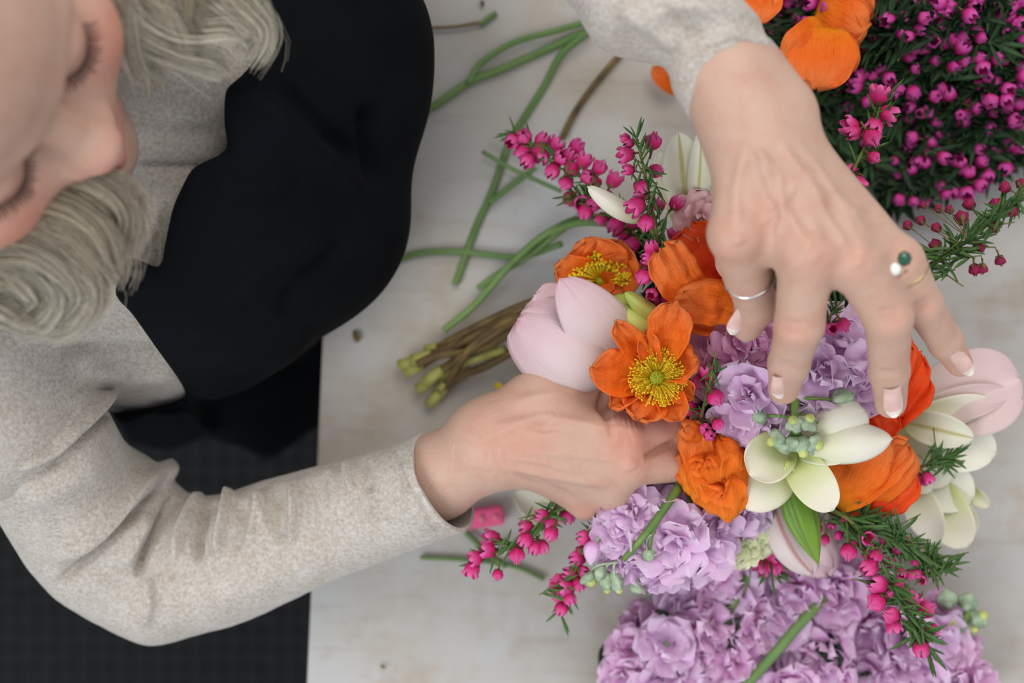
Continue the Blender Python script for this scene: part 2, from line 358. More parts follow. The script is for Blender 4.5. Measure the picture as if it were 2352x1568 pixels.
def relief(v, F, lines, up=-.1, zr=None):
    """lines: (polyline px, width px, height m): raised (+) or sunken (-) folds on the surface under that line"""
    n = vnorm(v, F); p = PX(v); out = v.copy()
    for line, wd, amp in lines:
        L = np.array(line, float); m = (n[:, 2] > up) & (p[:, 0] > L[:, 0].min()-4*wd) & (p[:, 0] < L[:, 0].max()+4*wd) & (p[:, 1] > L[:, 1].min()-4*wd) & (p[:, 1] < L[:, 1].max()+4*wd)
        if zr: m &= (v[:, 2] > zr[0]+TZ) & (v[:, 2] < zr[1]+TZ)
        d, t = dseg(p[m], line); fade = np.clip(np.minimum(t, 1-t)*5, 0, 1)**.7
        out[m] += n[m]*(amp*np.exp(-(d/wd)**2)*fade)[:, None]
    return out
# ---------------------------------------------------------------- the woman
W3 = lambda px, py, h: np.array(P(px, py, h))
HW = lambda x, y, h: np.array((x, y, TZ+h))
person = thing('person', 'woman in oatmeal sweater and black apron, eyes lowered, arranging a bouquet', 'person', (-.26, .11, .46))
# head frame
th = math.radians(-1); Fv = Vector((.90*math.cos(th), -.436*math.cos(th), -math.sin(th))).normalized()
Rv = Vector((-.42, -.90, .04)); Rv = (Rv-Fv*Rv.dot(Fv)).normalized(); Uv = Fv.cross(Rv)*-1
if Uv.z < 0: Uv = -Uv
E0 = Vector(W3(66, 256, .262))
HS = .94
def H(r, f, u): return np.array(E0+HS*(Rv*r+Fv*f+Uv*u))
AX = [Rv, Fv, Uv]
prims = []
def hp(lst): prims.extend(lst)
hp([ell(H(0, -.088, .042), (.076, .094, .088), AX, k=.02), ell(H(0, -.040, .036), (.062, .047, .052), AX, k=.02)])
for s in (-1, 1):
    hp([cone(H(s*.046, -.010, .018), H(s*.012, .002, .015), .0115, .0105, .012),
        ell(H(s*.040, -.016, -.034), (.027, .027, .031), AX, k=.018)])
hp([ell(H(0, -.012, -.052), (.034, .032, .036), AX, k=.016), ell(H(0, -.006, -.100), (.022, .019, .018), AX, k=.014)])
for s in (-1, 1):
    hp([cone(H(s*.056, -.065, -.065), H(s*.008, -.004, -.100), .020, .016, .02),
        ell(H(s*.031, .013, -.003), (.019, .013, .012), AX, k=.010, op=-1),
        ell(H(s*.031, -.008, -.002), (.0165, .0155, .0125), AX, k=.003)])
hp([cone(H(0, .000, .006), H(0, .0155, -.034), .0080, .0098, .008), ell(H(0, .0205, -.037), (.0130, .0120, .0118), AX, k=.005)])
for s in (-1, 1):
    hp([ell(H(s*.0122, .011, -.041), (.0078, .0115, .0088), AX, k=.0025),
        ell(H(s*.007, .014, -.050), (.0032, .0052, .004), AX, k=.003, op=-1),
        cone(H(s*.023, .009, -.066), H(0, .0205, -.063), .0045, .0058, .003),
        cone(H(s*.021, .007, -.071), H(0, .0180, -.073), .0045, .0066, .0016),
        ell(H(s*.079, -.088, -.010), (.008, .018, .030), AX, k=.006)])
# neck and trunk core (inside the sweater)
nb_ = HW(-.272, .135, .10)
hp([cone(H(0, -.095, -.045), nb_, .052, .056, .02), ell(HW(-.262, .125, -.02), (.10, .13, .17), k=.03), ell(HW(-.26, .12, -.22), (.11, .14, .12), k=.03)])
sh_r = W3(-60, 905, .115); sh_l = HW(-.27, .27, .11)
el_r = W3(325, 1280, .034); wr_r = W3(990, 1098, .085)
el_l = W3(1225, -325, .162); wr_l = W3(1672, 170, .192)
hp([cone(HW(-.27, .12, .09), sh_r, .05, .045, .03), cone(HW(-.27, .12, .09), sh_l, .05, .045, .03),
    cone(sh_r, el_r, .036, .024, .01), cone(el_r, W3(620, 1250, .046), .024, .019, .01),
    cone(W3(620, 1250, .046), W3(900, 1135, .070), .019, .0185, .008), cone(W3(900, 1135, .074), wr_r, .0180, .0192, .008),
    cone(sh_l, W3(660, -400, .130), .030, .022, .01), cone(W3(660, -400, .130), el_l, .022, .017, .01), cone(el_l, W3(1490, -15, .182), .017, .0185, .01), cone(W3(1490, -15, .182), W3(1625, 110, .187), .020, .0195, .01), cone(W3(1625, 110, .187), wr_l, .0185, .0192, .008)])
# legs down to the floor
for s in (-1, 1):
    hp([cone(HW(-.26, .12+s*.09, -.26), HW(.10, .12+s*.10, -.22), .075, .052, .03), cone(HW(.10, .12+s*.10, -.22), HW(.08, .12+s*.10, -.66), .05, .034, .02),
        cone(HW(.07, .12+s*.10, -.70), HW(.20, .12+s*.11, -.715), .034, .026, .02)])
# ---- left hand (upper, spread over the bouquet)
G = lambda *a: W3(*a)
hp([cone(wr_l, G(1740, 330, .195), .0215, .021, .01), cone(G(1668, 205, .188), G(1735, 185, .188), .0150, .016, .01),
    cone(G(1700, 270, .193), G(1800, 262, .192), .018, .016, .012),
    cone(G(1712, 330, .193), G(1690, 535, .205), .0130, .0120, .012),   # index metacarpal
    cone(G(1735, 320, .198), G(1853, 575, .208), .0150, .0125, .010),
    cone(G(1780, 320, .196), G(1962, 598, .203), .0135, .0120, .010),
    cone(G(1795, 300, .190), G(2058, 600, .192), .0112, .0108, .010),
    cone(G(1745, 340, .182), G(1900, 560, .185), .017, .019, .015)])
# index: curls down, ring on it
hp([cone(G(1687, 538, .205), G(1716, 630, .180), .0122, .0110, .004), cone(G(1716, 630, .180), G(1738, 700, .160), .0108, .0102, .003),
    cone(G(1738, 700, .160), G(1716, 748, .145), .0102, .0080, .003)])
hp([cone(G(1853, 577, .208), G(1836, 745, .188), .0125, .0115, .006), cone(G(1836, 745, .188), G(1812, 835, .168), .0112, .0098, .003),
    cone(G(1812, 835, .168), G(1800, 893, .152), .0098, .0078, .003)])
hp([cone(G(1962, 600, .203), G(2040, 728, .190), .0120, .0112, .004), cone(G(2040, 728, .190), G(2042, 850, .165), .0112, .0095, .003),
    cone(G(2042, 850, .165), G(2046, 925, .148), .0095, .0078, .003)])
hp([cone(G(2068, 598, .192), G(2118, 700, .178), .0110, .0095, .005), cone(G(2118, 700, .178), G(2172, 785, .158), .0094, .0083, .003),
    cone(G(2172, 785, .158), G(2205, 836, .148), .0083, .0066, .003)])
# webs between fingers
hp([cone(G(1895, 585, .196), G(1935, 595, .195), .0110, .0105, .006), cone(G(1990, 600, .192), G(2045, 610, .188), .0105, .009, .006),
    cone(G(1735, 545, .196), G(1800, 560, .199), .0100, .0105, .006)])
# thumb under the palm
hp([cone(G(1715, 330, .180), G(1705, 470, .165), .013, .0125, .008), cone(G(1705, 470, .165), G(1705, 600, .140), .012, .0105, .004), cone(G(1690, 600, .140), G(1745, 680, .125), .0105, .008, .003)])
# ---- right hand (lower, gripping the stems)
hp([cone(wr_r, G(1110, 1040, .098), .0212, .0215, .01), cone(G(1020, 1072, .089), G(1022, 1122, .085), .0145, .0135, .01),
    cone(G(1110, 1000, .097), G(1240, 925, .098), .0165, .0165, .012),   # thumb root
    cone(G(1240, 925, .098), G(1365, 905, .085), .0165, .0125, .010), cone(G(1365, 905, .085), G(1475, 930, .072), .0125, .0105, .004), cone(G(1475, 930, .072), G(1555, 955, .070), .0105, .008, .003),
    cone(G(1130, 1000, .102), G(1412, 1000, .108), .0180, .0135, .012),  # index metacarpal
    cone(G(1135, 1030, .102), G(1432, 1058, .106), .0170, .0140, .010),
    cone(G(1160, 1040, .098), G(1400, 1112, .096), .0125, .0130, .010),
    cone(G(1215, 1068, .090), G(1348, 1142, .082), .0090, .0120, .010),
    cone(G(1180, 1005, .085), G(1390, 1050, .080), .017, .019, .012)])
hp([cone(G(1414, 1000, .106), G(1545, 985, .094), .0125, .0100, .004), cone(G(1545, 985, .094), G(1610, 1010, .080), .0098, .0080, .003), cone(G(1610, 1010, .080), G(1600, 1030, .062), .008, .007, .003)])
hp([cone(G(1440, 1062, .104), G(1585, 1062, .090), .0125, .0098, .004), cone(G(1585, 1062, .090), G(1625, 1075, .070), .0095, .0082, .003), cone(G(1625, 1075, .070), G(1570, 1070, .055), .008, .007, .003)])
hp([cone(G(1402, 1115, .094), G(1475, 1120, .068), .0115, .0100, .004), cone(G(1475, 1120, .068), G(1430, 1090, .050), .0095, .008, .003)])
hp([cone(G(1350, 1144, .080), G(1395, 1150, .056), .0110, .0090, .004), cone(G(1395, 1150, .056), G(1360, 1110, .045), .0085, .0075, .003)])
bv_, bF = surf(prims, .0014)
def seq(x0, y0, x1, y1, n, ln, ang, w, a):   # n short parallel wrinkles between two points
    o = []
    for i in range(n):
        t = (i+.5)/n; x = x0+(x1-x0)*t; y = y0+(y1-y0)*t; c, s_ = math.cos(ang)*ln/2, math.sin(ang)*ln/2
        o.append(([(x-c, y-s_), (x+c*.1, y+s_*.1), (x+c, y+s_)], w, a))
    return o
L1 = [([(1740, 330), (1770, 430), (1860, 570)], 13, .0016), ([(1790, 330), (1870, 440), (1955, 590)], 12, .0018), ([(1830, 330), (1930, 460), (2050, 580)], 12, .0013),
      ([(1715, 330), (1690, 440), (1690, 530)], 13, .0012),
      ([(1700, 300), (1790, 400), (1800, 500), (1780, 540)], 7, .0010), ([(1830, 420), (1790, 480), (1740, 520)], 6, .0009), ([(1800, 380), (1900, 430), (1960, 520)], 6, .0009),
      ([(1800, 440), (1850, 520), (1860, 540)], 26, -.0012), ([(1900, 440), (1910, 520), (1915, 560)], 24, -.0016), ([(1975, 480), (2010, 540), (2020, 580)], 18, -.0014),
      ([(1845, 560), (1880, 600)], 16, .0010), ([(1690, 530), (1700, 560)], 16, .0010), ([(1960, 590), (1980, 610)], 16, .0010)]
L1 += seq(1822, 735, 1818, 775, 5, 62, .1, 3.5, -.0006)+seq(2040, 705, 2048, 745, 5, 58, -.1, 3.5, -.0006)+seq(2110, 690, 2126, 715, 4, 44, -.6, 3.5, -.0005)
L1 += seq(1808, 828, 1804, 845, 3, 50, .1, 3, -.0005)+seq(2040, 848, 2042, 862, 3, 48, -.0, 3, -.0005)
bv_ = relief(bv_, bF, [(a, b, c*1.45) for a, b, c in L1], up=-.2, zr=(.12, .26))
L2 = [([(1130, 985), (1250, 960), (1400, 985)], 14, .0014), ([(1140, 1035), (1290, 1040), (1430, 1055)], 10, .0010), ([(1150, 1070), (1280, 1095), (1400, 1115)], 9, .0012),
      ([(1170, 925), (1280, 905), (1350, 890)], 14, .0012), ([(1180, 1085), (1260, 1120), (1330, 1150)], 8, -.0016), ([(1390, 890), (1380, 935), (1400, 960)], 8, -.0030),
      ([(1480, 1052), (1520, 1030), (1575, 1008)], 7, -.0030), ([(1385, 950), (1400, 975), (1410, 1010)], 6, -.0012), ([(1210, 975), (1300, 985), (1370, 1010)], 18, -.0010),
      ([(1100, 1010), (1180, 985), (1250, 1000), (1320, 985)], 6, .0008), ([(1160, 1050), (1250, 1060), (1330, 1090)], 6, .0008), ([(1440, 1050), (1452, 1080)], 16, .0012)]
L2 += seq(1398, 958, 1480, 965, 7, 44, 1.3, 3.5, -.0009)+seq(1040, 1040, 1180, 1050, 16, 40, 1.6, 2.6, -.0004)+seq(1560, 970, 1580, 985, 3, 40, 1.3, 3, -.0005)
L2 += seq(1420, 1000, 1450, 1000, 4, 50, 1.2, 3, -.0005)
bv_ = relief(bv_, bF, [(a, b, c*1.4) for a, b, c in L2], up=-.2, zr=(.05, .16))
# face: lid crease, nose-wing crease, lip line
LF = [([(150, 60), (156, 140), (150, 215)], 8, -.0010)]
bn = vnorm(bv_, bF)
tint = np.ones((len(bv_), 3))*np.array(sr((194, 161, 143)))
hz = RN.random(len(bv_))
DK = .75
def dab(c, r, col, a):
    global tint
    d = np.linalg.norm(bv_-np.array(c), axis=1); w_ = (a*np.exp(-(d/r)**2))[:, None]; w_ = w_*DK; tint = tint*(1-w_)+np.array(sr(col))*w_
for c, r, a in (((1868, 590, .215), .010, .6), ((1690, 560, .21), .010, .4), ((1965, 600, .212), .009, .4), ((2070, 600, .2), .009, .35), ((1822, 755, .195), .009, .5), ((2045, 728, .198), .008, .5),
                ((2120, 705, .185), .007, .4), ((1770, 500, .21), .012, .3), ((1800, 885, .155), .008, .4), ((2040, 900, .155), .008, .35), ((2195, 820, .15), .008, .6), ((1740, 720, .155), .009, .35),
                ((1200, 1010, .12), .018, .35), ((1130, 1010, .11), .014, .35), ((1440, 1010, .115), .014, .75), ((1520, 975, .10), .014, .8), ((1450, 1070, .115), .010, .4), ((1350, 1150, .09), .012, .45), ((1560, 1080, .09), .012, .4), ((1330, 890, .09), .014, .35)):  # knuckle redness; gripping index finger's dabs also paint in orange light from the poppy
    dab(P(*c), r, (214, 140, 122), a)
for s in (-1, 1):
    dab(H(s*.046, .002, -.030), .018, (206, 112, 90), .75); dab(H(s*.010, .030, -.040), .010, (212, 118, 108), .45)
    dab(H(s*.031, .006, -.004), .013, (196, 146, 128), .5)
    dab(H(s*.013, .018, -.050), .007, (176, 84, 74), .6)
    for q in (0, .35, .7, 1): dab(H(s*.021*q, .010+.010*(1-q), -.067), .0075, (196, 84, 100), .7)
    dab(H(s*.031, .004, .022), .010, (176, 138, 120), .35)
dab(H(0, .034, -.03), .008, (224, 176, 168), .4)
def skin_mat():
    m, nt, b, out = newmat('skin'); L = nt.links
    at = N(nt, 'ShaderNodeAttribute', attribute_name='tint'); tc = N(nt, 'ShaderNodeTexCoord')
    n1 = N(nt, 'ShaderNodeTexNoise', i_Scale=75, i_Detail=5, i_Roughness=.65); L.new(tc.outputs['Object'], n1.inputs[0])
    c = ramp(nt, n1.outputs[0], [(.25, (246, 222, 210)), (.55, (255, 252, 248)), (.8, (255, 246, 236))])
    col = mix(nt, .7, at.outputs['Color'], c, 'MULTIPLY'); L.new(col, b.inputs['Base Color'])
    b.inputs['Roughness'].default_value = .48; b.inputs['Specular IOR Level'].default_value = .35
    b.inputs['Subsurface Weight'].default_value = .25; b.inputs['Subsurface Radius'].default_value = (1, .35, .2); b.inputs['Subsurface Scale'].default_value = .005
    n2 = N(nt, 'ShaderNodeTexNoise', i_Scale=420, i_Detail=4, i_Distortion=.6); L.new(tc.outputs['Object'], n2.inputs[0])
    vo = N(nt, 'ShaderNodeTexVoronoi', i_Scale=620); L.new(tc.outputs['Object'], vo.inputs[0])
    ad = N(nt, 'ShaderNodeMath', operation='MULTIPLY_ADD'); L.new(vo.outputs[0], ad.inputs[0]); ad.inputs[1].default_value = .5; L.new(n2.outputs[0], ad.inputs[2])
    bp = N(nt, 'ShaderNodeBump', i_Strength=.35, i_Distance=.0005); L.new(ad.outputs[0], bp.inputs['Height']); L.new(bp.outputs[0], b.inputs['Normal'])
    return m
body = mk('body', bv_, bF, skin_mat(), person, col=tint)
# ---- nails
nailm = plain('fingernail', (214, 178, 165), c2=(208, 170, 158), nscale=100, rough=.18, spec=.6, bump=0)
tipm = plain('nail_tip', (226, 212, 202), c2=(220, 204, 194), nscale=100, rough=.2, spec=.6, bump=0)
def nail(base, tip, w, side=0.):
    b, t = Vector(base), Vector(tip); ax = (t-b); ln = ax.length; ax.normalize()
    up = Vector((0, 0, 1)); up = (up-ax*up.dot(ax)).normalized(); sd = ax.cross(up); q = Matrix.Rotation(side, 3, ax); up = q @ up; sd = q @ sd
    nu, nv = 9, 8; vs = []
    for lay in (0, 1):
        for i in range(nu+1):
            u = i/nu; ww = w*(.86+.18*math.sin(min(1, u*1.3)*math.pi/2))*(1 if u < .6 else math.sqrt(max(.08, 1-((u-.6)/.4)**2*.9)))
            for j in range(nv+1):
                a = (j/nv*2-1)*1.05
                vs.append(b+ax*ln*u+sd*(math.sin(a)*ww/.87)+up*((math.cos(a)-1)*ww*.85-.0012*u*u-lay*.0006))
    n1 = nv+1; K = (nu+1)*n1; f = []; mi = []
    for lay in (0, 1):
        for i in range(nu):
            for j in range(nv):
                q = [lay*K+i*n1+j, lay*K+i*n1+j+1, lay*K+(i+1)*n1+j+1, lay*K+(i+1)*n1+j]; f.append(q if lay else q[::-1]); mi.append(1 if i >= nu-2 else 0)
    for i in range(nu):
        for j in (0, nv): f.append([i*n1+j, (i+1)*n1+j, K+(i+1)*n1+j, K+i*n1+j]); mi.append(1 if i >= nu-2 else 0)
    for j in range(nv): f.append([nu*n1+j, nu*n1+j+1, K+nu*n1+j+1, K+nu*n1+j]); mi.append(1)
    o = mk('fingernail', vs, f, [nailm, tipm], person)
    o.data.polygons.foreach_set('material_index', np.array(mi, np.int32)); return o
nail(P(1798, 866, .1755), P(1795, 920, .1600), .0050)
nail(P(2050, 894, .1715), P(2056, 964, .1555), .0046, .25)
nail(P(2194, 810, .1650), P(2236, 864, .1520), .0040, .2)
nail(P(1722, 706, .1690), P(1688, 774, .1520), .0054, -.55)
# ---- rings
silver = plain('silver', (225, 222, 216), rough=.2, metal=1, bump=0)
gold = plain('gold', (212, 186, 130), rough=.25, metal=1, bump=0)
def band(c, ax, r, th_, mat, name, par, lab=None):
    mb = MB(); A = align(ax); pts = [Vector(c)+(A @ Vector((math.cos(q)*r, math.sin(q)*r, 0))) for q in np.linspace(0, 2*math.pi, 33)]
    mb.tube(pts, th_, n=8, cap=False); o = mb.build(name, mat, par)
    if lab: o['label'] = lab
    return o
r1 = band(P(1721, 636, .178), P(1738, 700, .160)-P(1687, 538, .205), .0119, .0008, silver, 'ring', person, 'thin silver ring on the bent index finger')
gc = P(2076, 625, .188)
r2 = band(gc, P(2118, 700, .178)-P(2068, 598, .192), .0114, .0007, gold, 'ring', person, 'gold ring set with a green and a white stone')
gp = P(2064, 606, .2035)
def gem(name, c, r, mat, sq=(1, 1, .7)):
    mb = MB(); mb.ball(c, r, n=8, sq=sq); return mb.build(name, mat, r2, smooth=False)
gem('gemstone', gp+Vector((.0026, .0024, 0)), .0036, plain('emerald', (10, 74, 52), rough=.08, spec=.8, bump=0))
gem('gemstone', gp+Vector((-.0018, -.0024, .0003)), .0033, plain('clear_stone', (226, 226, 216), rough=.06, spec=.9, bump=0))
mb = MB()
for a in range(9):
    q = a*2*math.pi/9; mb.ball(gp+Vector((math.cos(q)*.0045, math.sin(q)*.0052, -.0006)), .0009, n=6)
mb.build('setting', gold, r2)
# ---- eyelashes and brows
lash = plain('lash', (24, 18, 18), bump=0)
for s in (-1, 1):
    mb = MB()
    for i in range(38):
        t = i/33*2-1; bx = s*.031+t*.0145
        fz = .0085-.006*t*t; uz = -.0075+.0035*t*t
        b0 = H(bx, fz, uz); l = .0080*(1-.3*abs(t))*random.uniform(.7, 1.1)
        b1 = H(bx+t*.0025, fz+l*.75, uz-.0012); b2 = H(bx+t*.005, fz+l*1.15, uz+.0022)
        mb.tube([b0, b1, b2], .00038, .00010, n=4)
    mb.build('eyelashes', lash, person)
brow = plain('brow_hair', (150, 122, 98), bump=0)
for s in (-1, 1):
    mb = MB()
    for i in range(120):
        t = random.random(); bx = s*(.012+.034*t); b0 = H(bx, .0125-.016*t*t+random.uniform(-.001, .0005), .0165+.006*math.sin(t*2.4)+random.uniform(-.003, .003))
        b1 = b0+np.array(Rv)*s*.004+np.array(Fv)*.0005; mb.tube([b0, b1], .00022, .00006, n=3)
    mb.build('eyebrow', brow, person)
# ---------------------------------------------------------------- sweater
def knit_mat():
    m, nt, b, out = newmat('oatmeal_jersey'); L = nt.links
    tc = N(nt, 'ShaderNodeTexCoord')
    n1 = N(nt, 'ShaderNodeTexNoise', i_Scale=520, i_Detail=3); L.new(tc.outputs['Object'], n1.inputs[0])
    n3 = N(nt, 'ShaderNodeTexNoise', i_Scale=60, i_Detail=4); L.new(tc.outputs['Object'], n3.inputs[0])
    mm = N(nt, 'ShaderNodeMath', operation='MULTIPLY_ADD'); L.new(n1.outputs[0], mm.inputs[0]); mm.inputs[1].default_value = .7
    m2 = N(nt, 'ShaderNodeMath', operation='MULTIPLY'); L.new(n3.outputs[0], m2.inputs[0]); m2.inputs[1].default_value = .3; L.new(m2.outputs[0], mm.inputs[2])
    c = ramp(nt, mm.outputs[0], [(.30, (160, 145, 130)), (.5, (181, 172, 161)), (.72, (199, 194, 187))]); L.new(c, b.inputs['Base Color'])
    b.inputs['Roughness'].default_value = .9; b.inputs['Sheen Weight'].default_value = .25; b.inputs['Specular IOR Level'].default_value = .1
    w1 = N(nt, 'ShaderNodeTexNoise', i_Scale=900, i_Detail=2); L.new(tc.outputs['Object'], w1.inputs[0])
    bp = N(nt, 'ShaderNodeBump', i_Strength=.5, i_Distance=.0006); L.new(w1.outputs[0], bp.inputs['Height']); L.new(bp.outputs[0], b.inputs['Normal'])
    return m
KN = knit_mat()
def sleeve(name, st, n=360, m=120, folds=(), thick=.0022, shear_end=0, wob=.0006):
    """st: (Ax,Ay,Bx,By,h,zratio,shear) rings given by both silhouette points"""
    rows = []
    for (ax, ay, bx, by, h, zr, sh) in st:
        a, b = P(ax, ay, h), P(bx, by, h); c = (a+b)/2; rows.append(list(c)+list((a-b)/2)+[((a-b).length/2)*zr, sh])
    R = cat_rom([tuple(r) for r in rows], n); C = R[:, :3]; Hh = R[:, 3:6]
    T = np.gradient(C, axis=0); T /= np.linalg.norm(T, axis=1)[:, None]
    Bv = np.cross(T, Hh); Bv /= np.linalg.norm(Bv, axis=1)[:, None]; Bv[Bv[:, 2] < 0] *= -1
    th_ = np.arange(m)*2*math.pi/m
    V = C[:, None]+Hh[:, None]*np.cos(th_)[None, :, None]+Bv[:, None]*(np.sin(th_)[None, :, None]*R[:, 6][:, None, None])+T[:, None]*(np.sin(th_)[None, :, None]*R[:, 7][:, None, None])
    V = V.reshape(-1, 3)
    F = np.array([(i*m+j, i*m+(j+1) % m, (i+1)*m+(j+1) % m, (i+1)*m+j) for i in range(n-1) for j in range(m)])
    nn = vnorm(V, F); cen = np.repeat(C, m, 0)
    if np.mean(np.sum(nn*(V-cen), 1)) < 0: F = F[:, ::-1].copy()
    V = relief(V, F, [(a, b, c*1.3) for a, b, c in folds], up=-.3)
    nn = vnorm(V, F)
    if wob:
        wv = np.array([noise.fractal(Vector(p)*38, 1, 2, 3) for p in V]); V = V+nn*(wob*wv)[:, None]
    V = smooth_(V, F, .5)
    # inner wall at the cuff
    k = 40; inner = V[-m*k:]-vnorm(V, F)[-m*k:]*thick; o0 = len(V)
    V2 = np.vstack([V, inner])
    off = o0-(n-k)*m
    Fi = [(i*m+j+off, (i+1)*m+j+off, (i+1)*m+(j+1) % m+off, i*m+(j+1) % m+off) for i in range(n-k, n-1) for j in range(m)]
    Fe = [((n-1)*m+j, (n-1)*m+(j+1) % m, (n-1)*m+(j+1) % m+off, (n-1)*m+j+off) for j in range(m)]
    F2 = np.vstack([F, np.array(Fi)[:, ::1], np.array(Fe)])
    return mk(name, V2, F2, KN, person)
st = [(-60, 740, -300, 1000, .13, .9, 0), (60, 772, -150, 1085, .12, .9, 0), (150, 806, -30, 1170, .10, .9, 0), (232, 915, 20, 1240, .08, .9, 0), (292, 1020, 60, 1300, .062, .88, 0),
      (362, 1068, 120, 1362, .048, .88, 0), (405, 1112, 225, 1428, .040, .85, 0), (438, 1136, 350, 1478, .038, .85, 0), (500, 1136, 490, 1448, .042, .88, 0), (575, 1112, 600, 1410, .048, .9, 0),
      (680, 1084, 725, 1350, .058, .9, 0), (790, 1056, 850, 1300, .068, .9, 0), (885, 1030, 965, 1256, .079, 1.0, .000), (925, 1016, 1022, 1235, .084, 1.05, .001), (962, 998, 1076, 1216, .089, 1.05, .002)]
folds = [([(0, 1080), (120, 1030), (225, 930), (235, 900)], 16, .008), ([(0, 1105), (130, 1060), (232, 965), (262, 930)], 10, -.006), ([(0, 975), (110, 950), (215, 880)], 26, .004), ([(0, 940), (90, 925), (170, 870)], 14, -.004),
         ([(130, 1345), (240, 1250), (330, 1160), (385, 1100)], 9, -.008), ([(120, 1290), (220, 1215), (310, 1130), (378, 1078)], 20, .007), ([(370, 1060), (382, 1085), (378, 1115)], 12, .006),
         ([(315, 1325), (335, 1270), (370, 1200), (400, 1140)], 9, -.008), ([(330, 1440), (345, 1380), (335, 1320)], 14, .003), ([(285, 1300), (310, 1240), (345, 1180)], 14, .004),
         ([(400, 1290), (410, 1230), (440, 1170), (470, 1140)], 15, .006), ([(455, 1290), (455, 1240), (470, 1180), (490, 1148)], 10, -.006),
         ([(500, 1280), (510, 1230), (528, 1150), (535, 1128)], 9, .0065), ([(535, 1270), (550, 1220), (560, 1150)], 12, -.004), ([(572, 1250), (590, 1190), (602, 1125)], 8, .0055), ([(612, 1230), (605, 1170), (602, 1130)], 7, .003),
         ([(640, 1250), (640, 1180), (635, 1110)], 12, -.004), ([(672, 1255), (677, 1180), (678, 1100)], 8, .006), ([(715, 1240), (712, 1170), (705, 1100)], 14, -.003), ([(770, 1180), (765, 1110), (755, 1075)], 14, .003),
         ([(815, 1140), (800, 1090), (795, 1060)], 10, .0035), ([(850, 1130), (845, 1090), (835, 1050)], 10, -.0025), ([(905, 1030), (935, 1100), (985, 1200), (1010, 1235)], 4, -.0014), ([(925, 1060), (940, 1100), (950, 1140)], 12, .0015),
         ([(40, 1140), (130, 1120), (250, 1040)], 34, .004), ([(450, 1400), (600, 1330), (760, 1270)], 50, .002)]
sleeve('sweater_sleeve', st, folds=folds)
st2 = [(60, -250, -20, -560, .115, .9, 0), (330, -255, 320, -560, .122, .9, 0), (640, -262, 660, -540, .132, .9, 0), (900, -262, 960, -530, .145, .9, 0), (1090, -215, 1270, -470, .158, .9, 0), (1200, -120, 1520, -290, .172, .9, 0), (1255, -55, 1620, -140, .180, .9, 0), (1312, 0, 1680, -20, .186, .85, 0), (1372, 92, 1733, 45, .190, .82, .004), (1470, 118, 1760, 88, .192, .80, -.004), (1528, 150, 1782, 120, .193, .84, -.010), (1548, 210, 1790, 142, .193, .84, -.014), (1598, 290, 1788, 178, .192, .84, -.022)]
folds2 = [([(1420, 20), (1500, 60), (1560, 120)], 18, .003), ([(1480, 0), (1560, 40), (1620, 90)], 12, -.002), ([(1580, 0), (1640, 40), (1700, 90)], 20, .002), ([(1545, 165), (1600, 118), (1690, 92), (1755, 108)], 5, -.0010)]
sleeve('sweater_sleeve', st2, n=420, folds=folds2)
sw = [ell(HW(-.222, .118, .00), (.142, .160, .165), k=.03), ell(HW(-.21, .11, -.13), (.14, .158, .12), k=.04),
      cone(sh_r, HW(-.27, .1, .10), .058, .062, .03), cone(sh_l, HW(-.27, .1, .10), .058, .062, .03),
      cone(HW(-.27, .13, .10), HW(-.262, .128, .165), .075, .066, .02),
      cone(P(290, 330, .145), P(530, 352, .118), .016, .012, .008), cone(P(300, 240, .145), P(525, 215, .125), .030, .022, .02),
      cone(P(60, 300, .16), P(290, 330, .145), .02, .018, .01), cone(P(300, 560, .10), P(360, 600, .09), .03, .02, .02)]
sv, sF = surf(sw, .0032, sm=2)
sv = relief(sv, sF, [([(300, 385), (430, 388), (520, 380)], 10, -.004), ([(310, 285), (430, 300), (520, 305)], 12, -.004), ([(300, 600), (340, 540), (370, 450)], 14, .003), ([(140, 800), (300, 792), (400, 800)], 12, -.004), ([(180, 850), (300, 860), (420, 850)], 24, .004)], up=-.3)
mk('sweater_front', sv, sF, KN, person)
# ---------------------------------------------------------------- apron
poly = np.array([(600, -200), (596, 120), (560, 170), (516, 205), (514, 290), (528, 345), (440, 385), (398, 470), (378, 560), (372, 622), (330, 600), (292, 588), (270, 640), (262, 680), (300, 715), (360, 800), (405, 862), (432, 908), (400, 925), (330, 942), (255, 946), (285, 1000), (330, 1044), (400, 1034), (470, 1000), (560, 1030), (735, 1120), (1000, 1120), (1000, -200)], float)
def poly_sd(p):
    x = p[:, 0]; y = p[:, 1]; d = np.full(len(p), 1e9); ins = np.zeros(len(p), bool); n = len(poly)
    for i in range(n):
        a = poly[i]; b = poly[(i+1) % n]; ab = b-a; t = np.clip(((p-a)@ab)/(ab@ab), 0, 1)
        d = np.minimum(d, np.linalg.norm(p-a-t[:, None]*ab, axis=1))
        c = ((a[1] > y) != (b[1] > y)) & (x < (b[0]-a[0])*(y-a[1])/(b[1]-a[1]+1e-12)+a[0]); ins ^= c
    return np.where(ins, -d, d)
ap = [ell(HW(-.222, .118, .00), (.142, .160, .165), k=.03), ell(HW(-.20, .115, -.13), (.145, .160, .12), k=.04),
      cone(P(560, 120, .11), P(800, 60, .09), .045, .035, .04), cone(P(500, 560, .11), P(700, 500, .07), .05, .05, .05), cone(P(620, 250, .13), P(780, 200, .08), .03, .04, .03),
      cone(HW(-.27, .02, -.20), HW(.05, .03, -.19), .085, .065, .05), cone(HW(-.27, .20, -.20), HW(.05, .22, -.19), .085, .065, .05), cone(HW(-.2, .11, -.2), HW(.03, .12, -.19), .08, .06, .05), cone(HW(-.30, -.02, -.13), HW(-.19, -.045, -.15), .03, .035, .03)]
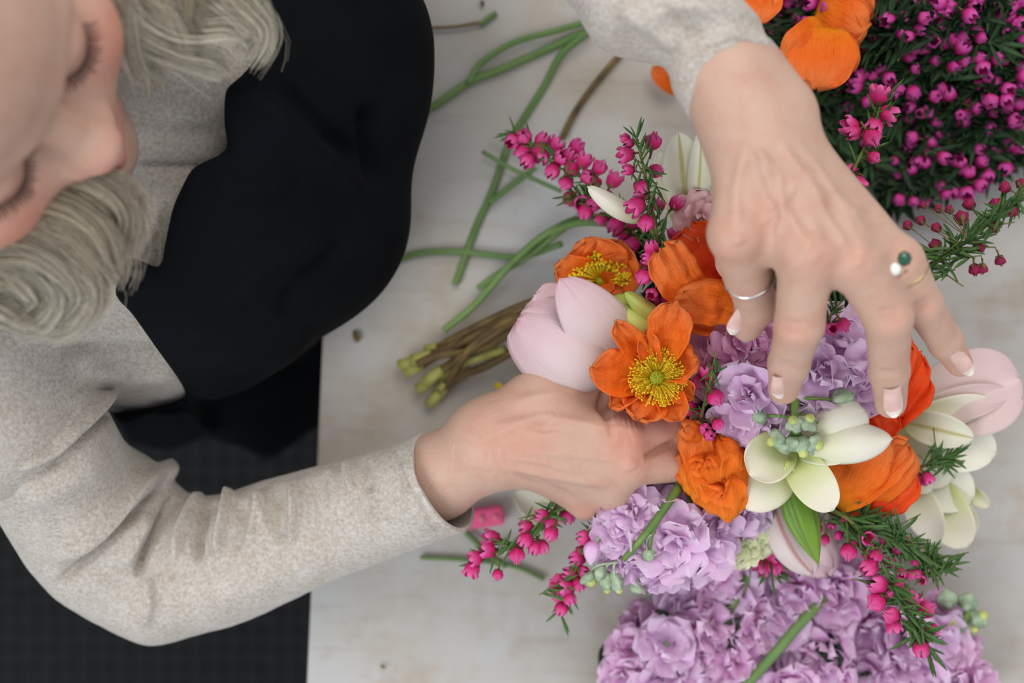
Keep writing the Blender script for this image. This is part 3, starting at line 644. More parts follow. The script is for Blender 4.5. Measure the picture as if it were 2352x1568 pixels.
def apost(x, d):
    sh = x.shape[:-1]; q = x.reshape(-1, 3); dep = TZ+D-q[:, 2]
    s = poly_sd(PX(q))*dep/FP; s = s.reshape(sh)
    return np.maximum(np.maximum(d-.0065, -(d+.006)), s)
av, aF = surf(ap, .0034, post=apost, sm=2)
av = relief(av, aF, [([(560, 180), (640, 260), (760, 380), (850, 470)], 26, .008), ([(620, 160), (740, 300), (830, 380)], 22, -.006), ([(560, 640), (660, 580), (760, 520)], 22, .008), ([(640, 720), (700, 640), (800, 560)], 20, -.006),
     ([(440, 900), (560, 860), (720, 760)], 18, .008), ([(470, 960), (600, 900), (740, 820)], 16, -.006), ([(845, 240), (850, 330), (870, 430)], 20, -.010), ([(420, 760), (520, 700), (600, 620)], 24, .006), ([(430, 910), (470, 960), (500, 985)], 12, .008),
     ([(300, 980), (380, 960), (450, 950)], 10, -.006), ([(480, 420), (560, 440), (680, 420)], 26, .005)], up=-.4)
APM = plain('black_canvas', (5, 9, 13), c2=(2, 4, 6), nscale=30, rough=.9, bump=.3, bscale=700, sheen=.0, spec=.12)
apron = mk('apron', av, aF, APM, person); apron['label'] = 'black canvas apron'
tr = []
for s in (-1, 1):
    tr += [cone(HW(-.26, .12+s*.09, -.26), HW(.10, .12+s*.10, -.22), .085, .062, .03), cone(HW(.10, .12+s*.10, -.22), HW(.08, .12+s*.10, -.64), .06, .045, .02)]
tv, tF = surf(tr+[ell(HW(-.26, .12, -.2), (.14, .17, .09), k=.03)], .006, sm=1)
mk('trousers', tv, tF, plain('dark_denim', (24, 28, 34), rough=.85), person)
mb = MB(); box(mb, P(553, 527, .128)+Vector((0, 0, .002)), (.0055, .0014, .001)); t_ = mb.build('stitch_tag', plain('pale_thread', (120, 120, 110)), person, smooth=False)
# ---------------------------------------------------------------- hair
def hair_mat():
    m, nt, b, out = newmat('ash_blonde_hair'); L = nt.links
    at = N(nt, 'ShaderNodeAttribute', attribute_name='tint'); L.new(at.outputs['Color'], b.inputs['Base Color'])
    b.inputs['Roughness'].default_value = .34; b.inputs['Specular IOR Level'].default_value = .45
    return m
HM = hair_mat()
def locks(defs, name, base_r):
    VS = []; FS = []; CS = []; nvt = 0; prim = []
    for (g, w0, w1, ns, c0, c1) in defs:
        G0 = cat_rom([P(*q) for q in g], 22); t = np.linspace(0, 1, 22)[:, None]
        T = np.gradient(G0, axis=0); T /= np.linalg.norm(T, axis=1)[:, None]; S = np.cross(T, (0, 0, 1.)); S /= np.linalg.norm(S, axis=1)[:, None]; U = np.cross(S, T)
        for a, b in zip(range(0, 18, 3), range(3, 20, 3)):
            ra = max(.001, (w0+(w1-w0)*a/21)*.00017*base_r); rb = max(.001, (w0+(w1-w0)*b/21)*.00017*base_r)
            prim.append(cone(G0[a]-(0, 0, ra+.002), G0[b]-(0, 0, rb+.002), ra, rb, .003))
        nc = max(4, ns//18); clumps = RN.normal(0, .5, (nc, 2)); ctone = RN.uniform(.6, 1.25, nc)
        for s in range(ns):
            ci = RN.integers(nc); cl = clumps[ci]; o = RN.normal(0, .28, 2)+cl*.5; e = cl+RN.normal(0, .15, 2)
            off = o*(1-t)+e*t; W = (w0*(1-t)+w1*t)*.00018
            ph = RN.uniform(0, 6.28, 2); fr = RN.uniform(2, 6)
            wav = .06*np.sin(fr*t+ph[0])
            c = G0+S*((off[:, :1]+wav)*W)+U*(off[:, 1:]*W*.55+.05*W*np.sin(fr*t+ph[1]))
            if RN.random() < .05: c = c+S*(RN.normal(0, .9)*W*t*t)+U*(abs(RN.normal(0, .5))*W*t)
            end = int(22*RN.uniform(.78, 1)); c = c[:end]; m = len(c); r = RN.uniform(.00010, .00022)*np.linspace(1.1, .35, m)[:, None]
            Tt = T[:m]; A = S[:m]; Bn = U[:m]
            v = np.stack([c+A*r, c-A*r*.5+Bn*r*.87, c-A*r*.5-Bn*r*.87], 1).reshape(-1, 3)
            i = np.arange(m-1)[:, None]*3; j = np.arange(3)[None]
            f = np.stack([i+j, i+(j+1) % 3, i+3+(j+1) % 3, i+3+j], -1).reshape(-1, 4)+nvt
            br = ctone[ci]*RN.normal(1, .14); tone = RN.random(); cc = (np.array(sr(c0))*(1-t[:m])+np.array(sr(c1))*t[:m])*np.clip(br, .35, 1.4)
            if tone < .22: cc = cc*np.array((.62, .55, .46))
            VS.append(v); FS.append(f); CS.append(np.repeat(cc, 3, 0)); nvt += len(v)
    pv, pf = surf(prim, .0032, sm=1)
    base = np.array(sr((126, 114, 94)))
    VS.append(pv); FS.append(pf+nvt); CS.append(np.tile(base, (len(pv), 1)))
    return mk(name, np.concatenate(VS), np.concatenate(FS), HM, person, col=np.clip(np.concatenate(CS), 0, 1))
LT = (196, 186, 164); LE = (218, 212, 196); BT = (160, 140, 112); BE = (212, 202, 182)
top = [([(230, -160, .222), (300, -60, .22), (345, 30, .212), (400, 90, .206), (470, 130, .2)], 90, 60, 380, (186, 180, 162), LE), ([(215, -120, .23), (270, -40, .228), (300, 60, .22), (340, 120, .21)], 60, 40, 260, LT, LE),
       ([(270, -90, .22), (350, 0, .222), (430, 50, .215), (540, 50, .205), (600, 95, .195), (578, 150, .188)], 70, 42, 330, LT, LE),
       ([(400, -90, .21), (500, -20, .21), (570, 40, .205), (600, 90, .198), (560, 165, .190)], 70, 40, 330, LT, LE),
       ([(270, -20, .225), (330, 60, .22), (420, 112, .212), (500, 132, .202), (545, 172, .190)], 60, 30, 300, LT, LE),
       ([(275, -30, .228), (312, 60, .222), (340, 130, .212), (385, 215, .195)], 55, 26, 220, LT, LE),
       ([(285, 40, .228), (300, 110, .222), (325, 170, .212), (336, 236, .198)], 40, 16, 140, LT, LE),
       ([(330, -70, .225), (395, 30, .222), (432, 95, .215), (447, 160, .20)], 60, 18, 220, LT, LE),
       ([(420, -80, .225), (440, 10, .222), (436, 70, .216), (448, 150, .204)], 50, 12, 150, (176, 164, 140), (196, 186, 160)),
       ([(490, -90, .205), (560, -30, .20), (592, 30, .196), (592, 90, .19)], 60, 40, 220, LT, LE),
       ([(300, -90, .215), (400, -30, .21), (500, 0, .205), (560, 40, .20)], 80, 60, 260, LT, LE),
       ([(280, -40, .23), (292, 60, .226), (312, 150, .216), (350, 200, .206)], 40, 34, 120, LT, LE),
       ([(290, 60, .215), (370, 110, .21), (450, 140, .205), (520, 165, .195)], 60, 40, 200, LT, LE)]
bot = [([(-90, 540, .205), (30, 430, .205), (130, 385, .21), (210, 410, .212), (300, 440, .205), (310, 500, .196), (300, 560, .19)], 60, 30, 260, BT, BE), ([(-90, 520, .2), (60, 400, .2), (160, 440, .205), (250, 470, .2), (290, 530, .195), (270, 600, .19)], 90, 60, 340, (150, 138, 116), BE),
       ([(-90, 520, .21), (20, 430, .212), (120, 380, .215), (200, 392, .222), (270, 420, .215), (298, 462, .205)], 40, 22, 200, BT, BE),
       ([(-90, 530, .21), (20, 440, .212), (110, 400, .218), (220, 430, .222), (285, 485, .215), (285, 560, .205), (262, 640, .198)], 60, 40, 330, BT, BE),
       ([(-90, 530, .214), (30, 470, .220), (140, 470, .225), (225, 520, .22), (262, 590, .21), (262, 662, .198)], 70, 30, 380, BT, BE),
       ([(-60, 500, .22), (60, 500, .225), (165, 540, .222), (225, 605, .212), (264, 668, .2)], 80, 18, 380, BT, BE),
       ([(-80, 560, .22), (40, 540, .225), (140, 580, .222), (205, 645, .212), (250, 680, .2)], 80, 34, 380, BT, BE),
       ([(-90, 600, .222), (40, 580, .226), (130, 615, .222), (185, 680, .212), (150, 740, .202), (90, 758, .2)], 70, 40, 380, (176, 164, 144), LE),
       ([(-90, 640, .218), (0, 610, .224), (70, 640, .222), (110, 690, .214), (80, 735, .206), (20, 740, .2)], 70, 45, 330, (170, 160, 138), LE),
       ([(-90, 680, .215), (0, 710, .214), (60, 738, .208), (130, 752, .2), (170, 735, .196)], 60, 30, 280, LT, LE),
       ([(-90, 560, .215), (80, 560, .22), (180, 620, .216), (222, 680, .206), (180, 725, .20), (120, 748, .198)], 60, 36, 330, BT, LE),
       ([(-90, 540, .205), (20, 440, .208), (120, 400, .212), (220, 440, .215), (285, 500, .206), (318, 535, .196)], 50, 30, 200, BT, (190, 178, 156)),
       ([(-80, 480, .21), (60, 450, .215), (160, 430, .215), (240, 470, .21), (286, 540, .2)], 70, 60, 300, (150, 136, 112), BE),
       ([(-80, 640, .205), (60, 640, .21), (160, 680, .205), (200, 705, .198)], 110, 60, 300, (160, 148, 126), BE),
       ([(-60, 560, .2), (60, 480, .203), (150, 450, .205), (230, 520, .205), (262, 600, .2), (240, 660, .195)], 70, 60, 260, BT, BE)]
def ph(v):
    q = PX(np.array([v]))[0]; return (q[0], q[1], v[2]-TZ)
bot += [([ph(H(.068, -.05+d, .070)), ph(H(.083, -.055+d, .02)), ph(H(.086, -.06+d, -.03)), (-100-d*800, 520, .215), (-20, 570, .212)], 110, 80, 420, BT, BE) for d in (0, -.035)]
top += [([ph(H(-.068, -.05+d, .070)), ph(H(-.083, -.055+d, .02)), ph(H(-.086, -.06+d, -.03)), (240, -190-d*800, .215), (310, -70, .212)], 110, 80, 420, LT, LE) for d in (0, -.035)]
locks(top, 'hair', .20); locks(bot, 'hair', .30)
# crown and back of the head (out of frame): strands combed from the parting
cr = [ell(H(0, -.098, .046), (.081, .096, .091), AX, k=.02), ell(H(0, -.13, -.02), (.075, .065, .08), AX, k=.03),
      cone(H(.072, -.075, .01), P(-80, 560, .205), .012, .012, .01), cone(H(-.072, -.07, .01), P(250, -190, .21), .011, .011, .01),
      ell(H(0, .012, .014), (.065, .052, .050), AX, k=.012, op=-1)]
cv, cF = surf(cr, .003, sm=2)
mk('hair', cv, cF, HM, person, col=np.tile(np.array(sr((132, 120, 98))), (len(cv), 1)))
VS = []; FS = []; CS = []; nv_ = 0
RA, FA, UA = (np.array(tuple(v)) for v in (Rv, Fv, Uv)); E_ = np.array(tuple(E0))
for i in range(3400):
    sd = 1 if i % 2 else -1; s_ = RN.uniform(-.95, .80); q = math.sqrt(1-s_*s_); lift = RN.uniform(1.0, 1.05); m = 20
    th_ = np.linspace(math.radians(RN.uniform(2, 30)), math.radians(RN.uniform(95, 150)), m)
    pr = sd*.0835*lift*q*np.sin(th_); pf = -.098+.099*lift*s_-.012*(th_/2.4)**2; pu = .046+.094*lift*q*np.cos(th_)
    low = np.clip((th_-1.5)/1.1, 0, 1); pu = pu-.03*low; pr = pr+sd*.012*low
    c = E_+HS*(pr[:, None]*RA+pf[:, None]*FA+pu[:, None]*UA); c += .0008*np.sin(np.linspace(0, RN.uniform(2, 8), m))[:, None]*FA
    T = np.gradient(c, axis=0); T /= np.linalg.norm(T, axis=1)[:, None]; S_ = np.cross(T, FA); S_ /= np.linalg.norm(S_, axis=1)[:, None]; U_ = np.cross(S_, T)
    r = RN.uniform(.00016, .0003)*np.linspace(1, .4, m)[:, None]
    VS.append(np.stack([c+S_*r, c-S_*r*.5+U_*r*.87, c-S_*r*.5-U_*r*.87], 1).reshape(-1, 3))
    ii = np.arange(m-1)[:, None]*3; jj = np.arange(3)[None]
    FS.append(np.stack([ii+jj, ii+(jj+1) % 3, ii+3+(jj+1) % 3, ii+3+jj], -1).reshape(-1, 4)+nv_); nv_ += m*3
    CS.append(np.tile(np.array(sr((178, 166, 142)))*RN.uniform(.5, 1.3), (m*3, 1)))
mk('hair', np.concatenate(VS), np.concatenate(FS), HM, person, col=np.clip(np.concatenate(CS), 0, 1))
# ---------------------------------------------------------------- petals
def pshape(u, a, b, w0):
    pk = a/(a+b); mx = pk**a*(1-pk)**b; return (u**a*(1-u)**b)/mx*(1-w0*.0)+w0*(1-u)**2
def ppetal(b, t, W, mat, par, bulge=.004, cup=.004, w0=.25, a=.8, bb=.4, ruf=0., rf=4, crk=0., cf=60, ridged=False, roll=0, curl=0., bend=0., nu=22, nv=14, name='petal', tip=.05, label=None, thick=.00035):
    pb, pt = P(*b), P(*t); ax = pt-pb; L = ax.length; ax = ax/L
    cd_ = (Vector((0, 0, TZ+D))-(pb+pt)/2).normalized(); up = (cd_-ax*cd_.dot(ax)).normalized(); sd = ax.cross(up)
    q = Matrix.Rotation(math.radians(roll), 3, ax); up = q @ up; sd = q @ sd
    w = W*(D-(b[2]+t[2])/2)/FP/2; sd_ = random.random()*50; vs = []; uv = []
    for i in range(nu+1):
        u = (i/nu)**.85 if bb < .6 else i/nu; s = pshape(min(u, .9995), a, bb, w0)
        for j in range(nv+1):
            v = j/nv*2-1
            uu = u*(1+tip*noise.noise(Vector((v*1.7, sd_, 0)))+tip*.6*noise.noise(Vector((v*5, sd_+9, 0))))
            sg = math.copysign(abs(v), v)
            z = bulge*4*u*(1-u)+cup*v*v*min(1, s)-curl*u**3+ruf*math.sin(rf*math.pi*v+sd_)*u*u*(.3+abs(v))
            p = pb+ax*L*uu+sd*(w*s*sg+bend*4*u*(1-u))+up*z
            if crk:
                n_ = noise.noise(p*cf+Vector((sd_, 0, 0)))+.5*noise.noise(p*cf*2.3+Vector((sd_, 3, 0)))
                if ridged: n_ = 1-2*abs(n_)
                p += up*crk*n_*min(1, u*3)+sd*crk*.5*noise.noise(p*cf*1.3+Vector((7, sd_, 0)))
            vs.append(p); uv.append((u, v*.5+.5))
    f = [(i*(nv+1)+j, i*(nv+1)+j+1, (i+1)*(nv+1)+j+1, (i+1)*(nv+1)+j) for i in range(nu) for j in range(nv)]
    o = mk(name, vs, f, mat, par, uv=uv)
    md = o.modifiers.new('s', 'SOLIDIFY'); md.thickness = thick; md.offset = 0
    if label: o['label'] = label
    return o
def stem(par, pts, r, mat=None, name='stem', r1=None, n=7, seg=None):
    mb = MB(); mb.tube([P(*p) for p in pts], r, r1, n=n, seg=seg or 6*len(pts)); return mb.build(name, mat or M['stem'], par)
def stamens(par, c, axis, r, n, hgt=.005, fan=None):
    """centre ovary + ring of filaments with anthers; r in m"""
    A = align(axis); c = Vector(c); mb = MB()
    for i in range(n):
        q = random.random()*2*math.pi; rr = r*random.uniform(.72, 1.05); lift = hgt*random.uniform(.5, 1.3)
        if random.random() < .3: rr *= random.uniform(.6, .9); lift *= 1.25
        d = Vector((math.cos(q), math.sin(q), 0)); t = Vector((-math.sin(q), math.cos(q), 0))*random.uniform(-.15, .15)*r
        p0 = d*r*.22; p1 = d*rr*.6+t*.5+Vector((0, 0, lift*.8)); p2 = d*rr+t+Vector((0, 0, lift))
        mb.tube([c+(A @ p) for p in (p0, p1, p2)], .00013, .00011, n=3, seg=4, cap=False)
        e = c+(A @ p2); mb.ball(e, .00050, n=5, sq=(1.5 if i % 2 else .8, .8 if i % 2 else 1.5, .8))
    o = mb.build('stamens', M['stamen'], par); o['kind'] = 'stuff'
    mb = MB(); g = c+(A @ Vector((0, 0, .0004))); mb.tube([g-(A @ Vector((0, 0, .004))), g+(A @ Vector((0, 0, .0018))), g+(A @ Vector((0, 0, .0026)))], r*.27, r*.25, n=12)
    for k in range(6):
        q = k*math.pi/3; mb.tube([g+(A @ Vector((0, 0, .0029))), g+(A @ Vector((math.cos(q)*r*.24, math.sin(q)*r*.24, .0029)))], .0005, .0004, n=5)
    mb.build('ovary', M['ovary'], par)
def poppy(label, base, petals, mat='poppy', group=None, stm=None, **kw):
    r = thing('poppy', label, 'poppy', P(*base), group)
    for p in petals:
        k = dict(bulge=.004, cup=.004, ruf=.0014, rf=3.2, crk=.0030, cf=110, w0=.35, a=.75, bb=.32, tip=.07, nu=26, nv=20); k.update(kw)
        mm = mat
        if len(p) > 3: k.update(p[3]); mm = k.pop('mat', mat)
        ppetal(p[0], p[1], p[2], M[mm], r, **k)
    if stm: stem(r, stm, .0012)
    return r
# -- open poppy held between the fingers
pA = poppy('open orange poppy facing up with a ring of yellow stamens, above the gripping thumb', (1507, 868, .115), [
    ((1515, 850, .119), (1552, 692, .135), 100, dict(cup=.007, bulge=.000, a=.9, w0=.2)),
    ((1492, 846, .118), (1414, 738, .134), 58, dict(cup=.006, bulge=-.001, crk=.003, w0=.2)), ((1500, 846, .115), (1482, 756, .126), 52, dict(cup=.006, w0=.2)),
    ((1492, 872, .117), (1364, 842, .131), 104, dict(cup=.007, bulge=-.003, curl=.003, crk=.002)),
    ((1492, 880, .115), (1404, 934, .124), 60, dict(cup=.005, bulge=.001, roll=20)), ((1505, 882, .115), (1462, 962, .122), 104, dict(cup=.003, bulge=.002, ruf=.003, crk=.003)),
    ((1522, 884, .116), (1562, 966, .123), 66, dict(cup=.006, bulge=.001, crk=.002)),
    ((1525, 870, .113), (1594, 912, .121), 60, dict(cup=.004)),
    ((1520, 862, .116), (1606, 826, .130), 96, dict(cup=.006, bulge=-.002, roll=-35))],
    stm=[(1507, 868, .113), (1520, 900, .09), (1530, 960, .075), (1420, 1080, .06)])
stamens(pA, P(1507, 868, .121), (.05, .1, 1), .0145, 430, hgt=.0055)
# -- cupped poppy behind
pB = poppy('blurred cupped orange poppy with yellow stamens behind the pale tulip', (1380, 640, .08), [
    ((1380, 650, .080), (1350, 546, .098), 140, dict(cup=.006)), ((1385, 650, .080), (1420, 552, .097), 130, dict(cup=.006)),
    ((1372, 650, .082), (1272, 622, .100), 96, dict(cup=.006)), ((1392, 648, .082), (1464, 606, .098), 104, dict(cup=.006)),
    ((1378, 652, .084), (1388, 692, .093), 62), ((1380, 652, .084), (1440, 655, .095), 60)], mat='poppy',
    stm=[(1380, 645, .08), (1360, 720, .06), (1300, 800, .05), (1220, 850, .03)])
mb = MB()
for i in range(260):
    q = random.uniform(-.35, math.pi+.25); l = random.uniform(38, 74); p0 = P(1380, 645, .083); p2 = P(1375+l*math.cos(q), 640-l*.85*math.sin(q), .094+random.uniform(0, .004))
    mb.tube([p0, (p0+p2)/2+Vector((0, 0, .002)), p2], .0004, .0003, n=4); mb.ball(p2, .0010, n=5)
o = mb.build('stamens', M['stamen'], pB); o['kind'] = 'stuff'
mb = MB(); mb.ball(P(1380, 645, .086), .0034, n=10); mb.build('ovary', M['ovary'], pB)
# -- large poppy by the index finger
poppy('large cupped orange poppy with a deep red inside, beside the bent index finger', (1680, 700, .09), [
    ((1660, 720, .092), (1588, 520, .108), 170, dict(mat='poppy_red', cup=.005, bulge=.002, bb=.25)),
    ((1680, 720, .090), (1690, 540, .104), 170, dict(mat='poppy_red', cup=.005, bulge=.002, bb=.25)),
    ((1672, 744, .108), (1520, 568, .130), 104, dict(bulge=.006, cup=-.002, bb=.18, a=.9, w0=.7, ruf=.002, crk=.003, bend=-.004)),
    ((1716, 716, .112), (1556, 694, .130), 96, dict(bulge=.007, cup=-.002, bb=.22, w0=.9, bend=.003, ruf=.002, crk=.003)),
    ((1705, 740, .104), (1580, 735, .112), 70, dict(bulge=.004))],
    stm=[(1680, 720, .09), (1620, 800, .08), (1560, 940, .075), (1430, 1080, .06)])
# -- crumpled poppy
K = dict(crk=.0045, cf=80, ridged=True, ruf=.002, cup=-.010, tip=.12, nu=34, nv=28, w0=.6)
poppy('crumpled, half-opened orange poppy at the tips of the gripping hand', (1650, 1080, .09), [
    ((1650, 1165, .092), (1640, 1000, .108), 150, dict(mat='poppy_crumpled', bulge=.014, **K)),
    ((1665, 1170, .094), (1700, 1030, .110), 104, dict(mat='poppy_crumpled', bulge=.010, **K)),
    ((1640, 1172, .096), (1618, 1045, .116), 92, dict(mat='poppy_crumpled', bulge=.009, **K)),
    ((1672, 1178, .098), (1660, 1110, .122), 100, dict(mat='poppy_crumpled', bulge=.008, **K)),
    ((1625, 1140, .098), (1585, 975, .114), 74, dict(bulge=.005, crk=.003, cf=100, cup=.002, tip=.1)),
    ((1610, 1130, .092), (1566, 1040, .106), 70, dict(bulge=.006, crk=.003, cf=120, cup=-.003)),
    ((1625, 1010, .110), (1568, 980, .120), 44, dict(bulge=.003, crk=.002, cup=-.003)),
    ((1700, 1160, .092), (1728, 1070, .104), 60, dict(bulge=.006, crk=.003, cf=120, cup=-.004))],
    stm=[(1650, 1120, .09), (1600, 1120, .075), (1500, 1090, .06)])
# -- right poppies
poppy('big orange poppy seen from the side below the cream lily petals', (1930, 1130, .085), [
    ((1950, 1160, .086), (2072, 1010, .104), 150, dict(bulge=.004, cup=-.004, mat='poppy', crk=.0026)),
    ((1935, 1165, .080), (2098, 1085, .096), 130, dict(bulge=.006, cup=-.004, mat='poppy_red')),
    ((1912, 1160, .090), (2005, 990, .112), 150, dict(bulge=.010, cup=-.006, crk=.0024)),
    ((1925, 1168, .094), (2085, 1022, .110), 84, dict(bulge=.006, cup=.002, crk=.003, cf=90)),
    ((1905, 1100, .090), (1900, 1030, .104), 90, dict(bulge=.006, cup=-.004))],
    stm=[(1930, 1140, .08), (1800, 1130, .07), (1560, 1100, .06)])
poppy('red-orange poppy behind the tip of the ring finger', (2000, 960, .09), [
    ((1975, 985, .088), (2118, 812, .104), 110, dict(mat='poppy_red', bulge=.003)), ((1990, 990, .086), (2125, 860, .098), 110, dict(mat='poppy_red', bulge=.003)),
    ((1960, 985, .090), (2085, 772, .104), 100, dict(mat='poppy_red', bulge=.003)), ((1950, 990, .090), (2060, 935, .100), 110, dict(mat='poppy_red', bulge=.004)),
    ((1950, 985, .094), (2020, 1010, .104), 90, dict(mat='poppy_red', bulge=.004))],
    stm=[(1990, 970, .088), (1850, 1010, .075), (1560, 1070, .06)])
# ---------------------------------------------------------------- tulips
def bloom(name, label, cat, base, petals, mat, group=None, stm=None, sr_=.0016, **kw):
    r = thing(name, label, cat, P(*base), group)
    for p in petals:
        k = dict(kw); mm = mat
        if len(p) > 3: k.update(p[3]); mm = k.pop('mat', mat)
        ppetal(p[0], p[1], p[2], M[mm], r, **k)
    if stm: stem(r, stm, sr_)
    return r
tl = bloom('tulip', 'fat pale pink tulip with closed waxy petals left of the open poppy', 'tulip', (1400, 830, .09), [
    ((1425, 800, .082), (1222, 676, .104), 112, dict(bulge=.006, cup=-.005, bb=.35, curl=-.004)),
    ((1418, 850, .082), (1200, 716, .110), 150, dict(bulge=.020, cup=-.012, bb=.45)),
    ((1412, 868, .080), (1190, 735, .112), 196, dict(bulge=.024, cup=-.018, bb=.42, a=.62, w0=.9)),
    ((1432, 822, .092), (1283, 634, .124), 128, dict(bulge=.014, cup=-.005, bb=.62, a=.75, curl=-.003, w0=.7))],
    'tulip', stm=[(1410, 845, .085), (1440, 900, .07), (1460, 1000, .06)], crk=.0004, cf=40, tip=.02, nu=30, nv=22, w0=.6)
M['tulip_vein'] = petalmat('tulip_petal_veined', [(0, (242, 238, 220)), (.5, (240, 224, 220)), (1, (238, 222, 216))], vein=.4, crink=.3, trans=.25, rough=.45, midrib=(214, 140, 140))
bloom('tulip', 'blush tulip with a red-veined petal pointing down behind the green lily bud', 'tulip', (1790, 1150, .075), [
    ((1790, 1140, .070), (1900, 1322, .076), 110, dict(bulge=.010, cup=-.008)), ((1775, 1140, .076), (1868, 1318, .082), 76, dict(mat='tulip_vein', bulge=.012, cup=-.008, bend=.004)),
    ((1810, 1150, .078), (1915, 1300, .080), 70, dict(bulge=.010, cup=-.006))], 'tulip', crk=.0005, cf=50, tip=.04, w0=.7, stm=[(1790, 1150, .07), (1700, 1120, .065), (1560, 1100, .06)])
# ---------------------------------------------------------------- lilies
LK = dict(crk=.0004, cf=40, tip=.02, w0=.35, a=.8, bb=.6, nu=26, nv=16)
def lily(label, base, petals, mat='lily', group=None, stm=None, name='lily', **kw):
    k = dict(LK); k.update(kw); return bloom(name, label, 'lily', base, petals, mat, group, stm, **k)
lily('closed greenish-yellow lily bud with one loose petal, between tulip and poppies', (1520, 760, .09), [
    ((1535, 775, .092), (1402, 690, .110), 84, dict(bulge=.012, cup=-.012)), ((1520, 785, .098), (1430, 705, .114), 60, dict(bulge=.009, cup=-.008)),
    ((1540, 760, .096), (1432, 668, .118), 40, dict(bulge=.010, cup=-.006, curl=-.002)), ((1525, 790, .092), (1440, 762, .106), 50, dict(bulge=.008, cup=-.006))], 'bud_yellow',
    stm=[(1530, 775, .09), (1540, 850, .08), (1520, 980, .065)])
up_l = lily('half-open white lily with yellow midribs, left of the upper wrist', (1590, 520, .08), [
    ((1590, 520, .082), (1650, 330, .090), 84, dict(bulge=.003, cup=-.003, mat='lily_rib')), ((1575, 520, .084), (1515, 345, .092), 66, dict(bulge=.004)),
    ((1582, 520, .086), (1558, 302, .100), 92, dict(bulge=.006, cup=-.004, mat='lily_rib')), ((1600, 515, .090), (1614, 286, .108), 54, dict(bulge=.006, cup=-.004, mat='lily_rib', a=.9, bb=.8))], 'lily',
    stm=[(1590, 520, .08), (1580, 650, .07), (1500, 950, .06)])
lily('single narrow cream lily petal lying across the wax flower sprigs', (1480, 500, .098), [((1485, 505, .098), (1350, 428, .118), 42, dict(bulge=.008, cup=-.003, bend=-.002))], 'lily', stm=[(1485, 505, .098), (1530, 620, .08), (1520, 900, .065)])
ctr = lily('cream lily opening in the middle of the bouquet with green throat', (1825, 1030, .105), [
    ((1830, 1020, .112), (1988, 945, .130), 92, dict(bulge=.008, cup=-.005, bb=.4)), ((1828, 1030, .116), (2050, 1008, .134), 88, dict(bulge=.009, cup=-.006, bb=.75, a=1.1)),
    ((1825, 1030, .114), (1962, 1042, .126), 60, dict(bulge=.003)),
    ((1812, 1010, .110), (1722, 1092, .122), 108, dict(bulge=.002, cup=.007, mat='lily_green', bb=.35)), ((1815, 1035, .106), (1718, 1170, .114), 112, dict(bulge=.006, mat='lily_green', cup=-.004)),
    ((1812, 1030, .112), (1914, 1172, .126), 92, dict(bulge=.006, cup=.002, mat='lily_green', bb=.5))], 'lily', stm=[(1820, 1030, .105), (1760, 1060, .085), (1560, 1080, .06)])
mb = MB()
for a in range(4):
    mb.tube([P(1815, 1035, .110), P(1808+a*4, 1060, .122), P(1802+a*7, 1082, .124)], .0008, .0006, n=6, seg=6)
mb.build('filaments', M['bud_tip'], ctr)
def bud(par, b, t, W, mat, name='bud', lobes=3, depth=.13, n=24, m=24, ph=.4, pw=.75):
    pb, pt = P(*b), P(*t); ax = pt-pb; A = align(ax); L = ax.length; w = W*(D-b[2])/FP/2; vs = []; uv = []
    for i in range(m+1):
        u = i/m; s = max(.04, math.sin(math.pi*u**pw)**.8) if 0 < u < 1 else .05
        for j in range(n):
            q = j*2*math.pi/n; r = w*s*(1-depth*abs(math.sin(q*lobes/2+ph))**6*1.6+.04*math.cos(q*lobes*2))
            vs.append(pb+(A @ Vector((math.cos(q)*r, math.sin(q)*r, u*L)))); uv.append((u, j/n))
    f = [(i*n+j, i*n+(j+1) % n, (i+1)*n+(j+1) % n, (i+1)*n+j) for i in range(m) for j in range(n)]+[tuple(range(n))[::-1], tuple(m*n+j for j in range(n))]
    return mk(name, vs, f, mat, par, uv=uv)
gb = thing('lily_bud', 'tight bright green lily bud pointing down beside the big orange poppy', 'lily', P(1812, 1105, .10))
bud(gb, (1812, 1095, .108), (1880, 1294, .108), 80, M['bud_green'], ph=.9, lobes=3, depth=.3, n=36)
stem(gb, [(1814, 1100, .107), (1808, 1060, .10), (1780, 1040, .085), (1600, 1070, .065)], .0018)
lily('large open white lily with pink-tinged petals at the right edge, under the little finger', (2100, 940, .055), [
    ((2090, 945, .058), (2345, 872, .080), 190, dict(mat='lily_pink', bulge=.004, cup=.003, bb=.4)), ((2095, 955, .060), (2318, 900, .078), 74, dict(mat='lily_pink', bulge=.004)),
    ((2090, 965, .062), (2282, 922, .076), 62, dict(bulge=.003)), ((2080, 970, .066), (2238, 1006, .084), 74, dict(mat='lily_rib', bulge=.006)),
    ((2080, 985, .056), (2288, 1040, .066), 124, dict(bulge=.006)), ((2060, 985, .058), (2180, 1110, .064), 110, dict(bulge=.004))], 'lily',
    stm=[(2090, 950, .055), (1960, 980, .06), (1600, 1040, .06)])
lily('open white lily with green-tipped petals right of the waxflower spray', (2110, 1090, .05), [
    ((2090, 1060, .052), (2230, 1156, .060), 116, dict(bulge=.004)), ((2110, 1090, .050), (2222, 1256, .060), 104, dict(mat='lily_green', bulge=.004)),
    ((2110, 1090, .048), (2244, 1222, .052), 70, dict(mat='lily_green', bulge=.004)), ((2085, 1100, .060), (2152, 1246, .066), 76, dict(bulge=.006)),
    ((2200, 1110, .045), (2274, 1164, .050), 34, dict(mat='lily_green')), ((2080, 1080, .064), (2140, 1128, .072), 50, dict(mat='lily_green'))], 'lily', stm=[(2100, 1090, .05), (1960, 1080, .05), (1600, 1060, .055)])
